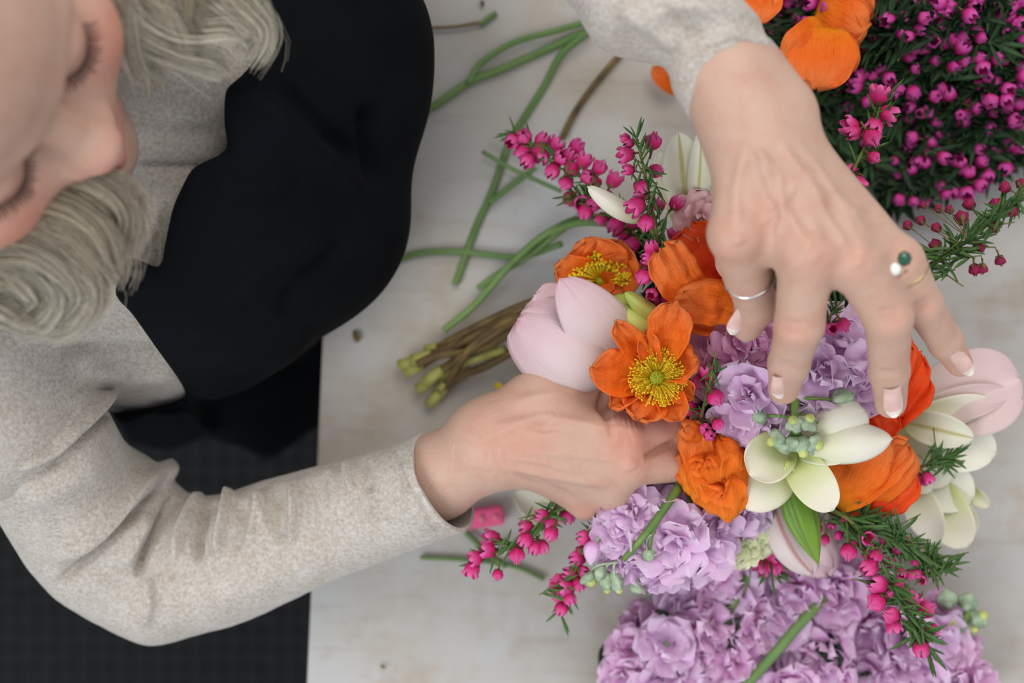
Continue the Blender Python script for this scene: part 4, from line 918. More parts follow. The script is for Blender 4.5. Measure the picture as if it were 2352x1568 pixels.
lily('small white lily petals lying under the wrist beside the pink case', (1230, 1160, .03), [((1270, 1190, .025), (1180, 1130, .035), 60), ((1270, 1200, .025), (1200, 1170, .03), 60), ((1300, 1190, .02), (1230, 1120, .03), 50)], 'lily')
# ---------------------------------------------------------------- ruffled stock blossoms (shared petal meshes)
def petal_mesh(name, mat, ruf, seed, nu=9, nv=10, cup=.25):
    vs = []; uv = []
    for i in range(nu+1):
        u = i/nu; s = pshape(min(u, .999), .7, .28, .2)
        for j in range(nv+1):
            v = j/nv*2-1; uu = u*(1+.13*noise.noise(Vector((v*3, seed, 0)))-.10*(1-abs(v))**6)
            z = .20*u*u+cup*v*v*s*.5+ruf*math.sin(v*5+seed)*u*u+ruf*.8*noise.noise(Vector((v*2.6, u*3, seed)))*min(1, u*2)-.25*u**4*(seed % 2)
            vs.append((.60*s*v, uu, z)); uv.append((u, v*.5+.5))
    f = [(i*(nv+1)+j, i*(nv+1)+j+1, (i+1)*(nv+1)+j+1, (i+1)*(nv+1)+j) for i in range(nu) for j in range(nv)]
    o = mk(name, vs, f, mat); me = o.data; bpy.data.objects.remove(o); ul = me.uv_layers.new(name='UVMap'); li = np.empty(len(me.loops), np.int32); me.loops.foreach_get('vertex_index', li)
    ul.data.foreach_set('uv', np.asarray(uv, np.float32)[li].ravel()); return me
PM = {}
for k in ('stock', 'stock_pink', 'stock_far', 'carnation', 'cream_green'): PM[k] = [petal_mesh('petal', M[k], r_, s_) for r_, s_ in ((.11, 1.), (.16, 2.3), (.2, 4.), (.13, 5.), (.22, 8.2))]
def calyx_mesh():
    mb = MB(); mb.tube([(0, 0, -.75), (0, 0, -.35), (0, 0, .0), (0, 0, .08)], .10, .16, n=7, seg=6)
    for k in range(4):
        q = k*math.pi/2; mb.tube([(0, 0, -.3), (math.cos(q)*.16, math.sin(q)*.16, .0), (math.cos(q)*.26, math.sin(q)*.26, .22)], .07, .02, n=5, seg=5)
    o = mb.build('blossom', M['grey_green']); me = o.data; bpy.data.objects.remove(o); return me
CX = calyx_mesh()
def blossom(par, pos, axis, rpx, key, layers=((4, 84, 1.22), (3, 58, .86), (2, 26, .55)), name='blossom'):
    s = rpx*1.12*(D-pos[2])/FP; b = inst(name, CX, relm(par, P(*pos), axis, random.random()*6, s), par)
    for n, op, sc_ in layers:
        a0 = random.random()*6
        for i in range(n):
            q = a0+i*2*math.pi/n+random.uniform(-.2, .2)
            Mx = Matrix.Rotation(q, 4, 'Z') @ Matrix.Rotation(math.radians(90-op+random.uniform(-14, 14)), 4, 'X') @ Matrix.Rotation(random.uniform(-.3, .3), 4, 'Y') @ Matrix.Diagonal((sc_*random.uniform(.9, 1.2), sc_, sc_, 1))
            inst('petal', random.choice(PM[key]), Mx, b)
    return b
def ax_(dx, dy, dz): return Vector((dx, -dy, dz))
def felt_bud(par, b, t, W, tipc=True):
    W *= 1.35; tipc = random.random() < .45
    o = bud(par, b, t, W, M['grey_green'], name='bud', lobes=4, depth=.2, n=12, m=8, pw=.9)
    if tipc:
        pb, pt = P(*b), P(*t); mb = MB(); mb.ball(pb+(pt-pb)*.88, W*.24*(D-b[2])/FP, n=8); mb.build('bud_tip', M['bud_tip'], o)
    return o
s1 = thing('stock_flower', 'lilac stock spire whose grey-green budded tip hangs below the middle finger', 'stock', P(1830, 960, .10))
for (x, y, h, r, k, a) in [(1925, 800, .108, 78, 'stock', (.3, -.3, 1)), (1965, 865, .110, 72, 'stock', (.6, .2, 1)), (1885, 850, .114, 70, 'stock', (0, -.2, 1)), (1800, 790, .105, 55, 'stock', (-.2, -.3, 1)),
                           (1722, 905, .118, 62, 'stock', (-.3, 0, 1)), (1700, 970, .112, 58, 'stock', (-.5, .5, 1)), (1790, 880, .112, 48, 'stock', (-.2, 0, 1)), (1870, 975, .112, 62, 'stock', (.3, .6, 1)), (1770, 960, .106, 55, 'stock', (0, .3, 1)), (1960, 920, .108, 50, 'stock', (.6, .5, 1)), (1850, 740, .095, 50, 'stock', (0, -.5, 1))]:
    blossom(s1, (x, y, h), ax_(*a), r, k)
stem(s1, [(1828, 1000, .128), (1826, 930, .122), (1815, 880, .112), (1760, 900, .085), (1560, 1010, .06)], .0026)
for p in ([(1826, 960, .124), (1790, 955, .126), (1745, 955, .124)], [(1828, 945, .124), (1860, 960, .126), (1885, 975, .124)], [(1828, 975, .126), (1812, 1005, .128), (1790, 1015, .128)], [(1828, 985, .127), (1850, 1010, .128), (1870, 1025, .128)], [(1826, 915, .120), (1880, 915, .124), (1925, 920, .124)]): stem(s1, p, .0009, M['stem'])
for b, t, w in (((1800, 1000, .127), (1768, 1016, .130), 38), ((1830, 985, .130), (1820, 962, .136), 36), ((1845, 985, .130), (1862, 958, .134), 40), ((1840, 1000, .129), (1846, 1045, .132), 40), ((1855, 1010, .129), (1884, 1024, .133), 38), ((1828, 1005, .129), (1812, 1036, .132), 32), ((1815, 1015, .128), (1785, 1032, .130), 32),
                ((1905, 925, .122), (1965, 905, .126), 34), ((1838, 1010, .130), (1868, 1045, .130), 30), ((1760, 950, .124), (1728, 968, .126), 34), ((1770, 905, .118), (1745, 922, .12), 30)): felt_bud(s1, b, t, w)
s0 = thing('stock_flower', 'rosy pink stock blossoms just right of the open poppy', 'stock', P(1700, 850, .09))
for (x, y, h, r, k, a) in [(1712, 792, .112, 64, 'stock_pink', (-.2, -.2, 1)), (1668, 845, .108, 66, 'stock_pink', (-.5, 0, 1)), (1735, 845, .110, 60, 'stock', (0, 0, 1)), (1755, 765, .104, 50, 'stock', (.2, -.3, 1)), (1650, 800, .102, 50, 'stock_pink', (-.5, -.3, 1))]: blossom(s0, (x, y, h), ax_(*a), r, k)
stem(s0, [(1700, 830, .10), (1680, 880, .085), (1560, 980, .065)], .002)
s2 = thing('stock_flower', 'lilac stock branch spilling below the gripping hand with open and budded flowers', 'stock', P(1500, 1200, .07))
for (x, y, h, r, k, a) in [(1452, 1172, .096, 54, 'stock', (-.2, -.1, 1)), (1425, 1215, .093, 50, 'stock', (-.4, .2, 1)), (1538, 1235, .094, 72, 'stock', (-.1, .1, 1)), (1600, 1260, .09, 66, 'stock', (.2, .5, 1)), (1585, 1175, .088, 56, 'stock', (0, 0, 1)), (1650, 1195, .092, 62, 'stock', (.2, .5, 1)),
                           (1715, 1178, .088, 44, 'stock', (.5, .5, 1)), (1472, 1298, .088, 46, 'stock', (-.2, .4, 1)), (1515, 1328, .088, 38, 'stock', (.3, 1, .6)), (1410, 1290, .088, 28, 'stock', (-.3, .2, 1)), (1540, 1150, .082, 48, 'stock', (0, 0, 1))]: blossom(s2, (x, y, h), ax_(*a), r, k)
stem(s2, [(1575, 1095, .088), (1535, 1155, .104), (1480, 1230, .104), (1432, 1285, .096)], .0028, r1=.0016)
stem(s2, [(1530, 1165, .104), (1500, 1220, .104), (1490, 1262, .102)], .0012); stem(s2, [(1590, 1120, .09), (1578, 1175, .10)], .0012)
bud(s2, (1362, 1240, .094), (1356, 1298, .094), 42, M['stock'], lobes=5, pw=.8)
for b, t, w in (((1345, 1315, .09), (1360, 1340, .092), 34), ((1390, 1310, .09), (1395, 1362, .088), 26), ((1405, 1310, .09), (1425, 1362, .088), 26), ((1370, 1310, .09), (1345, 1345, .088), 24), ((1455, 1330, .088), (1475, 1362, .086), 28), ((1488, 1258, .102), (1494, 1290, .10), 26), ((1385, 1300, .094), (1372, 1335, .092), 22)): felt_bud(s2, b, t, w)
for p in ([(1420, 1290, .094), (1395, 1298, .094), (1390, 1330, .09)], [(1420, 1290, .094), (1410, 1300, .094), (1412, 1340, .09)], [(1420, 1290, .094), (1370, 1300, .092), (1352, 1322, .09)], [(1360, 1300, .092), (1372, 1240, .094), (1400, 1230, .09)]): stem(s2, p, .0007, M['grey_green'])
cn = thing('carnation', 'pale pink ruffled carnation tucked above the large orange poppy', 'carnation', P(1606, 505, .08))
blossom(cn, (1606, 500, .100), (0, 0, 1), 46, 'carnation'); blossom(cn, (1590, 520, .088), (-.3, -.2, 1), 34, 'carnation'); stem(cn, [(1606, 505, .085), (1600, 700, .07), (1500, 950, .06)], .0012)
cg = thing('carnation', 'creamy green ruffled carnation low between the lilac stock and the blush tulip', 'carnation', P(1710, 1220, .06))
for x, y, r in ((1680, 1240, 40), (1712, 1215, 42), (1745, 1195, 38), (1700, 1262, 34), (1740, 1235, 34)): blossom(cg, (x, y, .076), ax_(random.uniform(-.4, .4), random.uniform(-.2, .5), 1), r, 'cream_green')
stem(cg, [(1710, 1220, .065), (1650, 1150, .065), (1560, 1100, .06)], .0015)
# ---------------------------------------------------------------- wax flower sprigs
def bell_mesh(mat, open_=.9, n=20):
    """unit-long bell opening along +Z, five lobes; slot 1 = calyx"""
    prof = [(0, .10), (.06, .24), (.2, .38), (.42, .47), (.65, .46), (.82, .40*open_+.04), (1.0, .34*open_)]
    vs = []; uv = []
    for i, (z, r) in enumerate(prof):
        for j in range(n):
            q = j*2*math.pi/n; lob = abs(math.cos(q*2.5)); zz = z; rr = r
            if i >= 4: zz = z-(.34*(i-3)/3)*(1-lob)**1.2
            rr *= 1-.14*(1-lob)**2*(1 if i > 0 else 0)
            vs.append((math.cos(q)*rr, math.sin(q)*rr, zz)); uv.append((z, j/n))
    f = [(i*n+j, i*n+(j+1) % n, (i+1)*n+(j+1) % n, (i+1)*n+j) for i in range(len(prof)-1) for j in range(n)]+[tuple(range(n))[::-1]]
    mi = [0]*len(f); b0 = len(vs)
    for k in range(4):
        q = k*math.pi/2+.3; c, s_ = math.cos(q), math.sin(q); b = len(vs)
        for (r, z, w_) in ((.06, -.06, .06), (.30, .06, .14), (.44, .26, .02)):
            for sg in (-1, 1): vs.append((c*r-s_*w_*sg, s_*r+c*w_*sg, z)); uv.append((0, 0))
        f += [(b, b+1, b+3, b+2), (b+2, b+3, b+5, b+4)]; mi += [1, 1]
    b = len(vs)
    for z, r in ((-.5, .05), (0, .09)):
        for j in range(5): q = j*2*math.pi/5; vs.append((math.cos(q)*r, math.sin(q)*r, z)); uv.append((0, 0))
    f += [(b+j, b+(j+1) % 5, b+5+(j+1) % 5, b+5+j) for j in range(5)]; mi += [1]*5
    o = mk('blossom', vs, f, [mat, M['calyx']], uv=uv); me = o.data; me.polygons.foreach_set('material_index', np.array(mi, np.int32)); bpy.data.objects.remove(o); return me
BL = {'wax': [bell_mesh(M['wax'], o_) for o_ in (.35, .8, 1.25)], 'far': [bell_mesh(M['wax_far'], o_, 10) for o_ in (.4, .9)], 'dark': [bell_mesh(M['wax_dark'], o_, 10) for o_ in (.15, .3)]}
def leaf_mesh(bend, mat, w=.058, n=6):
    vs = []
    for i in range(n+1):
        u = i/n; ww = w*max(.05, math.sin(math.pi*min(.98, u*.92+.06))**.6); y = u; z = bend*u*u
        vs += [(-ww, y, z+ww*.5), (0, y, z-ww*.15), (ww, y, z+ww*.5), (0, y, z-ww*.5)]
    f = []
    for i in range(n):
        for j in range(4): f.append((i*4+j, i*4+(j+1) % 4, (i+1)*4+(j+1) % 4, (i+1)*4+j))
    o = mk('leaf', vs, f, mat); me = o.data; bpy.data.objects.remove(o); return me
LF_ = [leaf_mesh(b, M['needle']) for b in (-.12, .08, .22, -.25)]
lv = np.array([tuple(v.co) for v in leaf_mesh(.12, M['needle_far'], .07, 3).vertices]); lf = [tuple(i*4+j if k == 0 else 0 for k in (0,)) for i in () for j in ()]
LFF = [(i*4+j, i*4+(j+1) % 4, (i+1)*4+(j+1) % 4, (i+1)*4+j) for i in range(3) for j in range(4)]
def sprig(label, path, blooms=(), nl=30, ll=(34, 62), key='wax', bs=34, group=None, twigs=0, stuff=False, extra=0, leafspan=(0, 1), dead=None, name='waxflower_sprig', r0=.0010, cat='waxflower', root=None):
    pts = cat_rom([P(*p) for p in path], 40); mid = pts[0]
    r = thing(name, label, cat, mid, group)
    mb = MB(); full = [P(*p) for p in path]+([P(*p) for p in root] if root else [])
    mb.tube(full, r0*.55, r0*(1.5 if root else 1.2), n=6, seg=8*len(full))
    rails = [pts]
    for _ in range(twigs):
        i = RN.integers(3, 34); t = pts[min(39, i+1)]-pts[i]; t = t/np.linalg.norm(t); d = -t+RN.normal(0, .6, 3); d[2] *= .5; d /= np.linalg.norm(d)
        l = RN.uniform(50, 110)*.00021; q = np.array([pts[i], pts[i]+d*l*.5, pts[i]+d*l+(0, 0, .002)]); mb.tube(q, r0*.5, r0*.35, n=5, seg=7); rails.append(cat_rom(q, 14))
    allp = np.concatenate(rails)
    for bdef in blooms:
        x, y = bdef[:2]; s = bdef[2] if len(bdef) > 2 else bs
        hh = float(np.interp(x, *zip(*sorted((p[0], p[2]) for p in path))))+RN.uniform(-.002, .004)
        pp = np.array(P(x, y, hh)); i = np.argmin(np.linalg.norm((allp-pp)[:, :2], axis=1)); base = allp[i]; d = pp-base; d[2] += RN.uniform(-.003, .004)
        if np.linalg.norm(d) < .002: d = RN.normal(0, 1, 3)
        if len(bdef) > 3: an = math.radians(bdef[3]); d = np.array((math.cos(an), -math.sin(an), .25))
        d = d/np.linalg.norm(d); sz = s*(D-hh)/FP*1.1; c = pp-d*sz*.5
        inst('blossom', BL[key][RN.integers(len(BL[key]))], relm(r, c, d, RN.uniform(0, 6), sz), r)
        j = max(0, i-2); mb.tube([base if i else allp[0], (base+c)/2+(0, 0, -.0005), c-d*sz*.2], .00032, .00028, n=4, seg=5)
    for _ in range(extra):
        rl = rails[RN.integers(len(rails))]; i = RN.integers(0, len(rl)-1); d = RN.normal(0, 1, 3); d[2] = abs(d[2])*.7; d /= np.linalg.norm(d); s = bs*RN.uniform(.75, 1.15)*.00022
        d[2] = d[2]*.5+(.5 if stuff else 0); d /= np.linalg.norm(d); c = rl[i]+d*RN.uniform(.005, .012); inst('blossom', BL[key][RN.integers(len(BL[key]))], relm(r, c, d, RN.uniform(0, 6), s), r); mb.tube([rl[i], c], .0003, .00028, n=4)
    mb.build('stem', M['twig'], r)
    LVs = []; nL = 0
    for _ in range(nl):
        rl = rails[RN.integers(len(rails))] if RN.random() < .6 else pts; n_ = len(rl); i = int(np.clip(RN.uniform(*leafspan)*n_, 0, n_-2))
        t = rl[i]-rl[i+1]; t /= np.linalg.norm(t)+1e-9; sd = RN.normal(0, 1, 3); sd -= t*(sd@t); sd /= np.linalg.norm(sd); sd[2] = abs(sd[2])*.8
        y = t*.8+sd*RN.uniform(.4, 1.1); y /= np.linalg.norm(y); x = np.cross(y, (0, 0, 1.)); x /= np.linalg.norm(x)+1e-9; z = np.cross(x, y); l = RN.uniform(*ll)*.000215
        if stuff: LVs.append(rl[i]+(lv[:, :1]*x+lv[:, 1:2]*y+lv[:, 2:]*z)*l)
        else:
            o0 = Vector(r['_o']); Mx = Matrix(((x[0]*l, y[0]*l, z[0]*l, rl[i][0]-o0[0]), (x[1]*l, y[1]*l, z[1]*l, rl[i][1]-o0[1]), (x[2]*l, y[2]*l, z[2]*l, rl[i][2]-o0[2]), (0, 0, 0, 1)))
            inst('leaf', LF_[RN.integers(len(LF_))], Mx, r)
    if stuff and LVs:
        k = len(lv); F = (np.array(LFF)[None]+np.arange(len(LVs))[:, None, None]*k).reshape(-1, 4)
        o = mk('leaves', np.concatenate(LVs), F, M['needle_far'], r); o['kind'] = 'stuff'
    return r
ends = [(945, 830, .012), (968, 838, .014), (990, 872, .012), (1005, 905, .010), (1000, 800, .016), (1022, 885, .012), (1010, 852, .02), (985, 815, .02)]
def rt(i, *mid): return list(mid)+[ends[i]]
sprig('blurred magenta waxflower sprig leaning out to the upper left', [(1176, 300, .075), (1250, 345, .078), (1330, 400, .082), (1420, 470, .084), (1480, 560, .082)],
      [(1176, 325), (1204, 312), (1202, 347), (1212, 370), (1246, 322), (1247, 356), (1276, 333), (1269, 393), (1308, 356), (1313, 385), (1342, 368), (1351, 405), (1379, 382), (1299, 422), (1325, 336), (1411, 413), (1240, 345), (1290, 360), (1365, 420)],
      nl=46, key='wax', bs=36, leafspan=(0, 1), root=[(1420, 620, .06), (1250, 700, .04), (990, 815, .02)])
sprig('second blurred magenta waxflower sprig just below the upper left one', [(1306, 450, .078), (1370, 470, .080), (1430, 510, .082), (1480, 590, .080)], [(1311, 454), (1336, 465), (1345, 485, 38), (1377, 456), (1362, 470), (1420, 477, 40), (1414, 520, 40), (1454, 511, 40), (1382, 502, 26), (1431, 543, 34), (1395, 455)], nl=36, bs=34, root=[(1400, 640, .06), (1260, 720, .04), (1010, 852, .02)])
sprig('sharp upright magenta waxflower sprig in front of the white lily', [(1462, 318, .124), (1482, 400, .122), (1495, 470, .118), (1512, 560, .112), (1520, 640, .10)],
      [(1434, 317, 24, 200), (1444, 329, 24, 160), (1437, 355, 36, 170), (1501, 322, 40, -80), (1443, 390, 26, 190), (1507, 393, 32, 20), (1473, 431, 34, 60), (1460, 474, 42, 140), (1484, 514, 40, 100), (1514, 468, 30, -90), (1555, 465, 34, -50), (1550, 534, 36, -90), (1496, 568, 34, -100), (1489, 594, 34, 180), (1477, 637, 38, 120), (1519, 652, 26), (1533, 686, 30), (1497, 675, 30), (1520, 600, 26), (1468, 450, 26, 200)],
      nl=74, twigs=3, ll=(34, 60), root=[(1500, 720, .08), (1480, 900, .065)])
sprig('low dark green waxflower sprig between the two left poppies', [(1470, 520, .09), (1500, 600, .09), (1510, 700, .085), (1540, 790, .08)], [(1455, 560), (1470, 620), (1500, 690), (1560, 760), (1590, 800)], nl=60, twigs=3, root=[(1500, 900, .06)])
sprig('small magenta waxflower cluster between the open poppy and the lilac petals', [(1640, 850, .122), (1625, 900, .118), (1610, 960, .112), (1600, 1010, .10)], [(1605, 878, 34, 130), (1623, 853, 34, -100), (1645, 915, 40, 60), (1583, 938, 34, 200), (1602, 958, 34, 120), (1598, 915, 26), (1650, 975, 30, 60), (1590, 975, 30, 150), (1630, 1000, 26), (1620, 985, 28)], nl=40, twigs=2, ll=(28, 50), root=[(1540, 1050, .07)])
sprig('waxflower spray with pink bells reaching down left under the hand', [(1085, 1300, .080), (1150, 1262, .083), (1215, 1235, .085), (1262, 1180, .085), (1330, 1150, .075)],
      [(1128, 1236, 38, 190), (1119, 1264, 36, 190), (1092, 1282, 34, 170), (1084, 1308, 36, 110), (1143, 1321, 26, 100), (1187, 1276, 38, 90), (1206, 1240, 36, 130), (1208, 1209, 30, 180), (1228, 1258, 32, 110), (1246, 1256, 32, 60), (1244, 1184, 32, 190), (1262, 1200, 38, 110), (1265, 1226, 34, 110), (1303, 1184, 38, 80), (1290, 1160, 26, 200)], nl=46, twigs=3, ll=(36, 66), root=[(1420, 1120, .06)])
sprig('waxflower spray with pink bells hanging left of the green stock buds', [(1288, 1410, .074), (1305, 1350, .078), (1330, 1290, .082), (1360, 1225, .085), (1400, 1150, .078)],
      [(1342, 1234, 36, 180), (1325, 1282, 36, 170), (1309, 1318, 36, 200), (1280, 1336, 38, 190), (1300, 1350, 36, 180), (1330, 1342, 32, 60), (1284, 1368, 32, 190), (1308, 1374, 32, 60), (1289, 1398, 32, 110), (1340, 1312, 28), (1362, 1252, 28), (1270, 1350, 26, 180), (1335, 1265, 28)], nl=44, twigs=2, ll=(34, 62), root=[(1440, 1110, .06)])
sprig('short tuft of magenta waxflower between the cream carnation and blush tulip', [(1772, 1316, .062), (1764, 1270, .064), (1740, 1220, .06)], [(1755, 1265, 40, 180), (1782, 1300, 44, 80), (1752, 1300, 40, 130), (1775, 1272, 36, 20), (1795, 1300, 28)], nl=18, ll=(40, 70), root=[(1600, 1100, .055)])
sprig('full waxflower spray of green needles and pink bells hanging at the lower right', [(2130, 1490, .085), (2095, 1430, .09), (2062, 1375, .094), (2030, 1300, .098), (1985, 1230, .10), (1930, 1180, .096)],
      [(1949, 1269, 40, 100), (1996, 1303, 40, 150), (2013, 1277, 30), (2015, 1341, 46, 200), (2011, 1384, 44, 150), (2045, 1412, 40, 200), (2052, 1436, 36, 80), (2082, 1365, 40, -100), (2098, 1375, 34, -60), (2064, 1337, 30), (2130, 1398, 42, -30), (2140, 1447, 34, 50), (2116, 1490, 40, 90), (2040, 1362, 26), (1992, 1235, 30)], nl=110, twigs=7, ll=(44, 86), root=[(1800, 1130, .07), (1560, 1090, .055)])
sprig('bushy green waxflower branch with small unopened buds below the big orange poppy', [(2155, 1300, .085), (2100, 1262, .09), (2040, 1225, .094), (1960, 1190, .094), (1900, 1170, .09)],
      [(1862, 1175, 24), (1877, 1216, 24), (1894, 1241, 24), (1941, 1192, 26), (1970, 1205, 26), (2068, 1318, 28), (2106, 1318, 26), (2090, 1322, 24), (2030, 1240, 24), (1960, 1250, 24), (2100, 1290, 22), (2060, 1262, 22), (1925, 1230, 22), (2000, 1210, 22), (2020, 1190, 20), (1990, 1270, 26), (2045, 1290, 24), (2080, 1240, 20), (1910, 1205, 20), (1955, 1225, 20), (2120, 1330, 22)], nl=170, twigs=14, ll=(44, 86), root=[(1800, 1120, .07), (1560, 1080, .055)])
sprig('small dark waxflower tip poking out right of the big orange poppy', [(2185, 1048, .084), (2150, 1060, .086), (2105, 1075, .084), (2050, 1090, .075)], [(2112, 1102, 28, 90), (2130, 1098, 28, 60)], nl=50, twigs=2, ll=(36, 66), leafspan=(0, .6))
sprig('pink-belled waxflower sprig right of the upper wrist', [(2032, 215, .125), (2005, 300, .122), (1965, 380, .118), (1935, 450, .11), (1900, 560, .09)], [(2018, 217, 44, -80), (2041, 262, 42, 30), (2010, 288, 40, 120), (2003, 318, 44, 60), (1953, 290, 40, 200), (1960, 305, 36, 150), (2008, 362, 30, 40), (1974, 421, 32, 60), (1953, 391, 32, 200), (1940, 420, 30)], nl=44, ll=(44, 74), twigs=1, leafspan=(0, .8), root=[(1880, 760, .07)])
sprig('dark-budded waxflower branch reaching to the right edge beside the little finger', [(2370, 440, .10), (2290, 500, .104), (2210, 560, .106), (2130, 612, .104), (2060, 680, .09)],
      [(2083, 516, 24), (2113, 505, 24), (2149, 522, 24), (2208, 499, 36), (2147, 562, 32), (2224, 467, 30), (2285, 467, 30), (2306, 429, 28), (2327, 486, 28), (2283, 522, 30), (2252, 566, 30), (2298, 600, 26), (2239, 621, 28), (2256, 619, 26), (2155, 478, 22), (2345, 421, 26), (2180, 480, 22), (2120, 470, 18)],
      nl=130, twigs=9, key='dark', ll=(40, 80), leafspan=(0, .8), root=[(1950, 850, .07)])
sprig('waxflower tip with two magenta bells between the middle and ring fingers', [(1935, 690, .12), (1910, 720, .118), (1890, 780, .10), (1860, 860, .085)], [(1890, 748, 44, 90), (1938, 748, 34, 60), (1885, 700, 22), (1910, 755, 30)], nl=60, ll=(30, 56), twigs=2, leafspan=(0, .7))
# leafy filler low inside the bouquet
def bigleaf(par, b, t, W, mat=None, **k):
    return ppetal(b, t, W, mat or M['leaf'], par, bulge=.004, cup=.003, w0=.1, a=.8, bb=.8, nu=14, nv=8, name='leaf', **k)
gl = thing('foliage_sprig', 'dark green leafy filler glimpsed in the gaps between the flowers', 'foliage', P(1650, 900, .05))
for i, (a, b_, w_) in enumerate([((1500, 900), (1600, 740), 110), ((1560, 900), (1660, 720), 110), ((1480, 760), (1560, 620), 90), ((1600, 1040), (1700, 900), 120), ((1560, 980), (1640, 830), 110), ((1700, 1050), (1820, 930), 120), ((1750, 900), (1900, 760), 140), ((1700, 960), (1900, 880), 140), ((1850, 1020), (2000, 900), 120), ((1700, 1100), (1850, 1180), 110), ((1600, 1150), (1700, 1250), 90), ((1800, 800), (1840, 640), 120), ((1700, 760), (1780, 620), 110), ((1880, 1080), (2000, 1180), 120), ((1430, 640), (1500, 520), 80), ((1560, 720), (1600, 560), 90), ((1840, 1080), (1900, 1060), 80), ((1540, 1080), (1640, 1180), 80), ((1860, 720), (1960, 620), 100)]):
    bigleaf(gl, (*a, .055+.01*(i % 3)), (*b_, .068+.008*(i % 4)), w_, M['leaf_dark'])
stem(gl, [(1900, 760, .06), (1700, 900, .06), (1500, 1040, .055)], .002)
lt = thing('leaf', 'dark toothed leaf edge under the pale pink tulip', 'leaf', P(1290, 850, .085)); bigleaf(lt, (1330, 850, .075), (1215, 818, .085), 30)
# cut stem bundle behind the wrist
cuts = []
for i, e in enumerate(ends):
    r = thing('cut_stem', 'woody cut stem in the tied bundle fanning out left of the tulip', 'stem', P(*e), 'cut bouquet stems')
    jx, jy = RN.uniform(-16, 16, 2)
    stem(r, [e, (1100+jx, 770+jy+(e[1]-850)*.4, .028+.008*(i % 3)), (1230+jx, 700+jy+(e[1]-850)*.2, .045), (1400, 640, .06)], .0022, M['stem_brown'])
    d = (P(*e)-P(1120, 770, .03)).normalized(); mb = MB(); mb.tube([P(*e)-d*.002, P(*e)+d*RN.uniform(.006, .012)], .0032, .0036, n=8); mb.build('cut_end', M['stem_cut'], r)
for e2, p in enumerate(([(1000, 905, .01), (1060, 862, .016), (1120, 838, .02), (1240, 770, .04)], [(960, 835, .02), (1010, 815, .026), (1130, 790, .03), (1260, 690, .05)], [(1010, 870, .008), (1050, 840, .02), (1160, 800, .03)])):
    r = thing('cut_stem', 'woody cut stem in the tied bundle fanning out left of the tulip', 'stem', P(*p[0]), 'cut bouquet stems'); stem(r, p, .0026, M['stem_cut'] if e2 == 2 else M['stem_brown'])
# ---------------------------------------------------------------- loose stems on the table
def loose(label, pts, r=.0022, mat='stem_loose'):
    o = stem(None, pts, r, M[mat], name='loose_stem', seg=10*len(pts)); tag(o, label, 'stem'); return o
h0 = .003
loose('long green stem running from the apron up to the upper sleeve, forking near its middle', [(860, 302, h0), (985, 250, h0), (1075, 190, h0), (1150, 160, h0), (1260, 112, h0), (1362, 64, h0)], .0024)
loose('upper green stem joining the fork beside the apron', [(1075, 190, .006), (1105, 145, .006), (1180, 98, .006), (1280, 70, .006), (1348, 50, .006)], .0020)
loose('bent green stem from the upper sleeve down past the magenta sprig', [(1360, 66, .009), (1290, 125, .007), (1255, 190, h0), (1210, 262, h0), (1170, 330, h0), (1130, 440, h0), (1090, 530, h0), (1046, 652, h0)], .0022)
loose('short olive stem pointing down left from the upper sleeve', [(1440, 108, .004), (1370, 190, .004), (1320, 260, .004), (1290, 320, .004)], .0020, 'stem_brown')
loose('thin crossing stem left of the magenta sprig', [(1108, 348, .008), (1180, 390, .009), (1290, 440, .01)], .0014)
loose('short crossing stem slanting up under the magenta sprig', [(1124, 466, .006), (1170, 430, .007), (1230, 385, .008)], .0018)
loose('nearly level green stem left of the bouquet stems', [(888, 610, h0), (960, 582, h0), (1060, 578, h0), (1190, 590, .006), (1290, 560, .02)], .0020)
loose('green poppy stem arching from the cut ends towards the bouquet', [(1020, 758, .012), (1090, 700, .016), (1170, 610, .022), (1240, 550, .03), (1330, 512, .05), (1450, 520, .07)], .0022)
loose('short green stem beside the arching poppy stem', [(1098, 662, .01), (1150, 625, .014), (1210, 590, .02), (1300, 520, .04)], .0020)
loose('second arching green stem behind the magenta waxflower', [(1180, 600, .03), (1250, 540, .035), (1340, 500, .045), (1460, 505, .07)], .0022)
loose('thin green stem lying below the sleeve cuff', [(965, 1280, h0), (1080, 1286, h0), (1180, 1300, h0), (1250, 1330, h0)], .0013)
loose('green stem end slanting under the cuff beside the pink case', [(1070, 1222, .004), (1100, 1250, .006), (1160, 1300, .02)], .0018)
loose('brown scrap of stem at the top of the table', [(940, 66, h0), (1040, 62, h0), (1100, 52, h0)], .0010, 'stem_brown')
loose('short olive stem scrap at the top of the table', [(1104, 56, .002), (1140, 30, .002)], .0018)
for px, py, ln, w_, an, lb in ((1108, 8, 16, 8, 1.4, 'tiny leaf scrap at the top edge of the table'), (818, 772, 30, 14, 1.25, 'small dry leaf scrap on the table beside the apron'), (836, 668, 22, 8, .2, 'tiny brown scrap beside the apron edge'), (880, 1530, 14, 6, .5, 'tiny crumb near the bottom table edge')):
    dx, dy = math.cos(an)*ln/2, math.sin(an)*ln/2
    o = ppetal((px-dx, py-dy, .0012), (px+dx, py+dy, .002), w_, M['stem_brown'], None, bulge=.001, cup=.0005, nu=8, nv=4, name='leaf_scrap'); tag(o, lb, 'leaf')
o = ppetal((1136, 884, .0012), (1156, 888, .003), 16, M['stamen'], None, bulge=.001, cup=.001, nu=8, nv=6, name='petal_scrap'); tag(o, 'tiny yellow petal crumb on the table above the wrist', 'petal')
o = ppetal((1560, 215, .004), (1500, 152, .012), 44, M['poppy'], None, bulge=.004, cup=.002, nu=16, nv=10, name='fallen_petal'); tag(o, 'orange petal on the table half hidden by the upper cuff', 'petal')
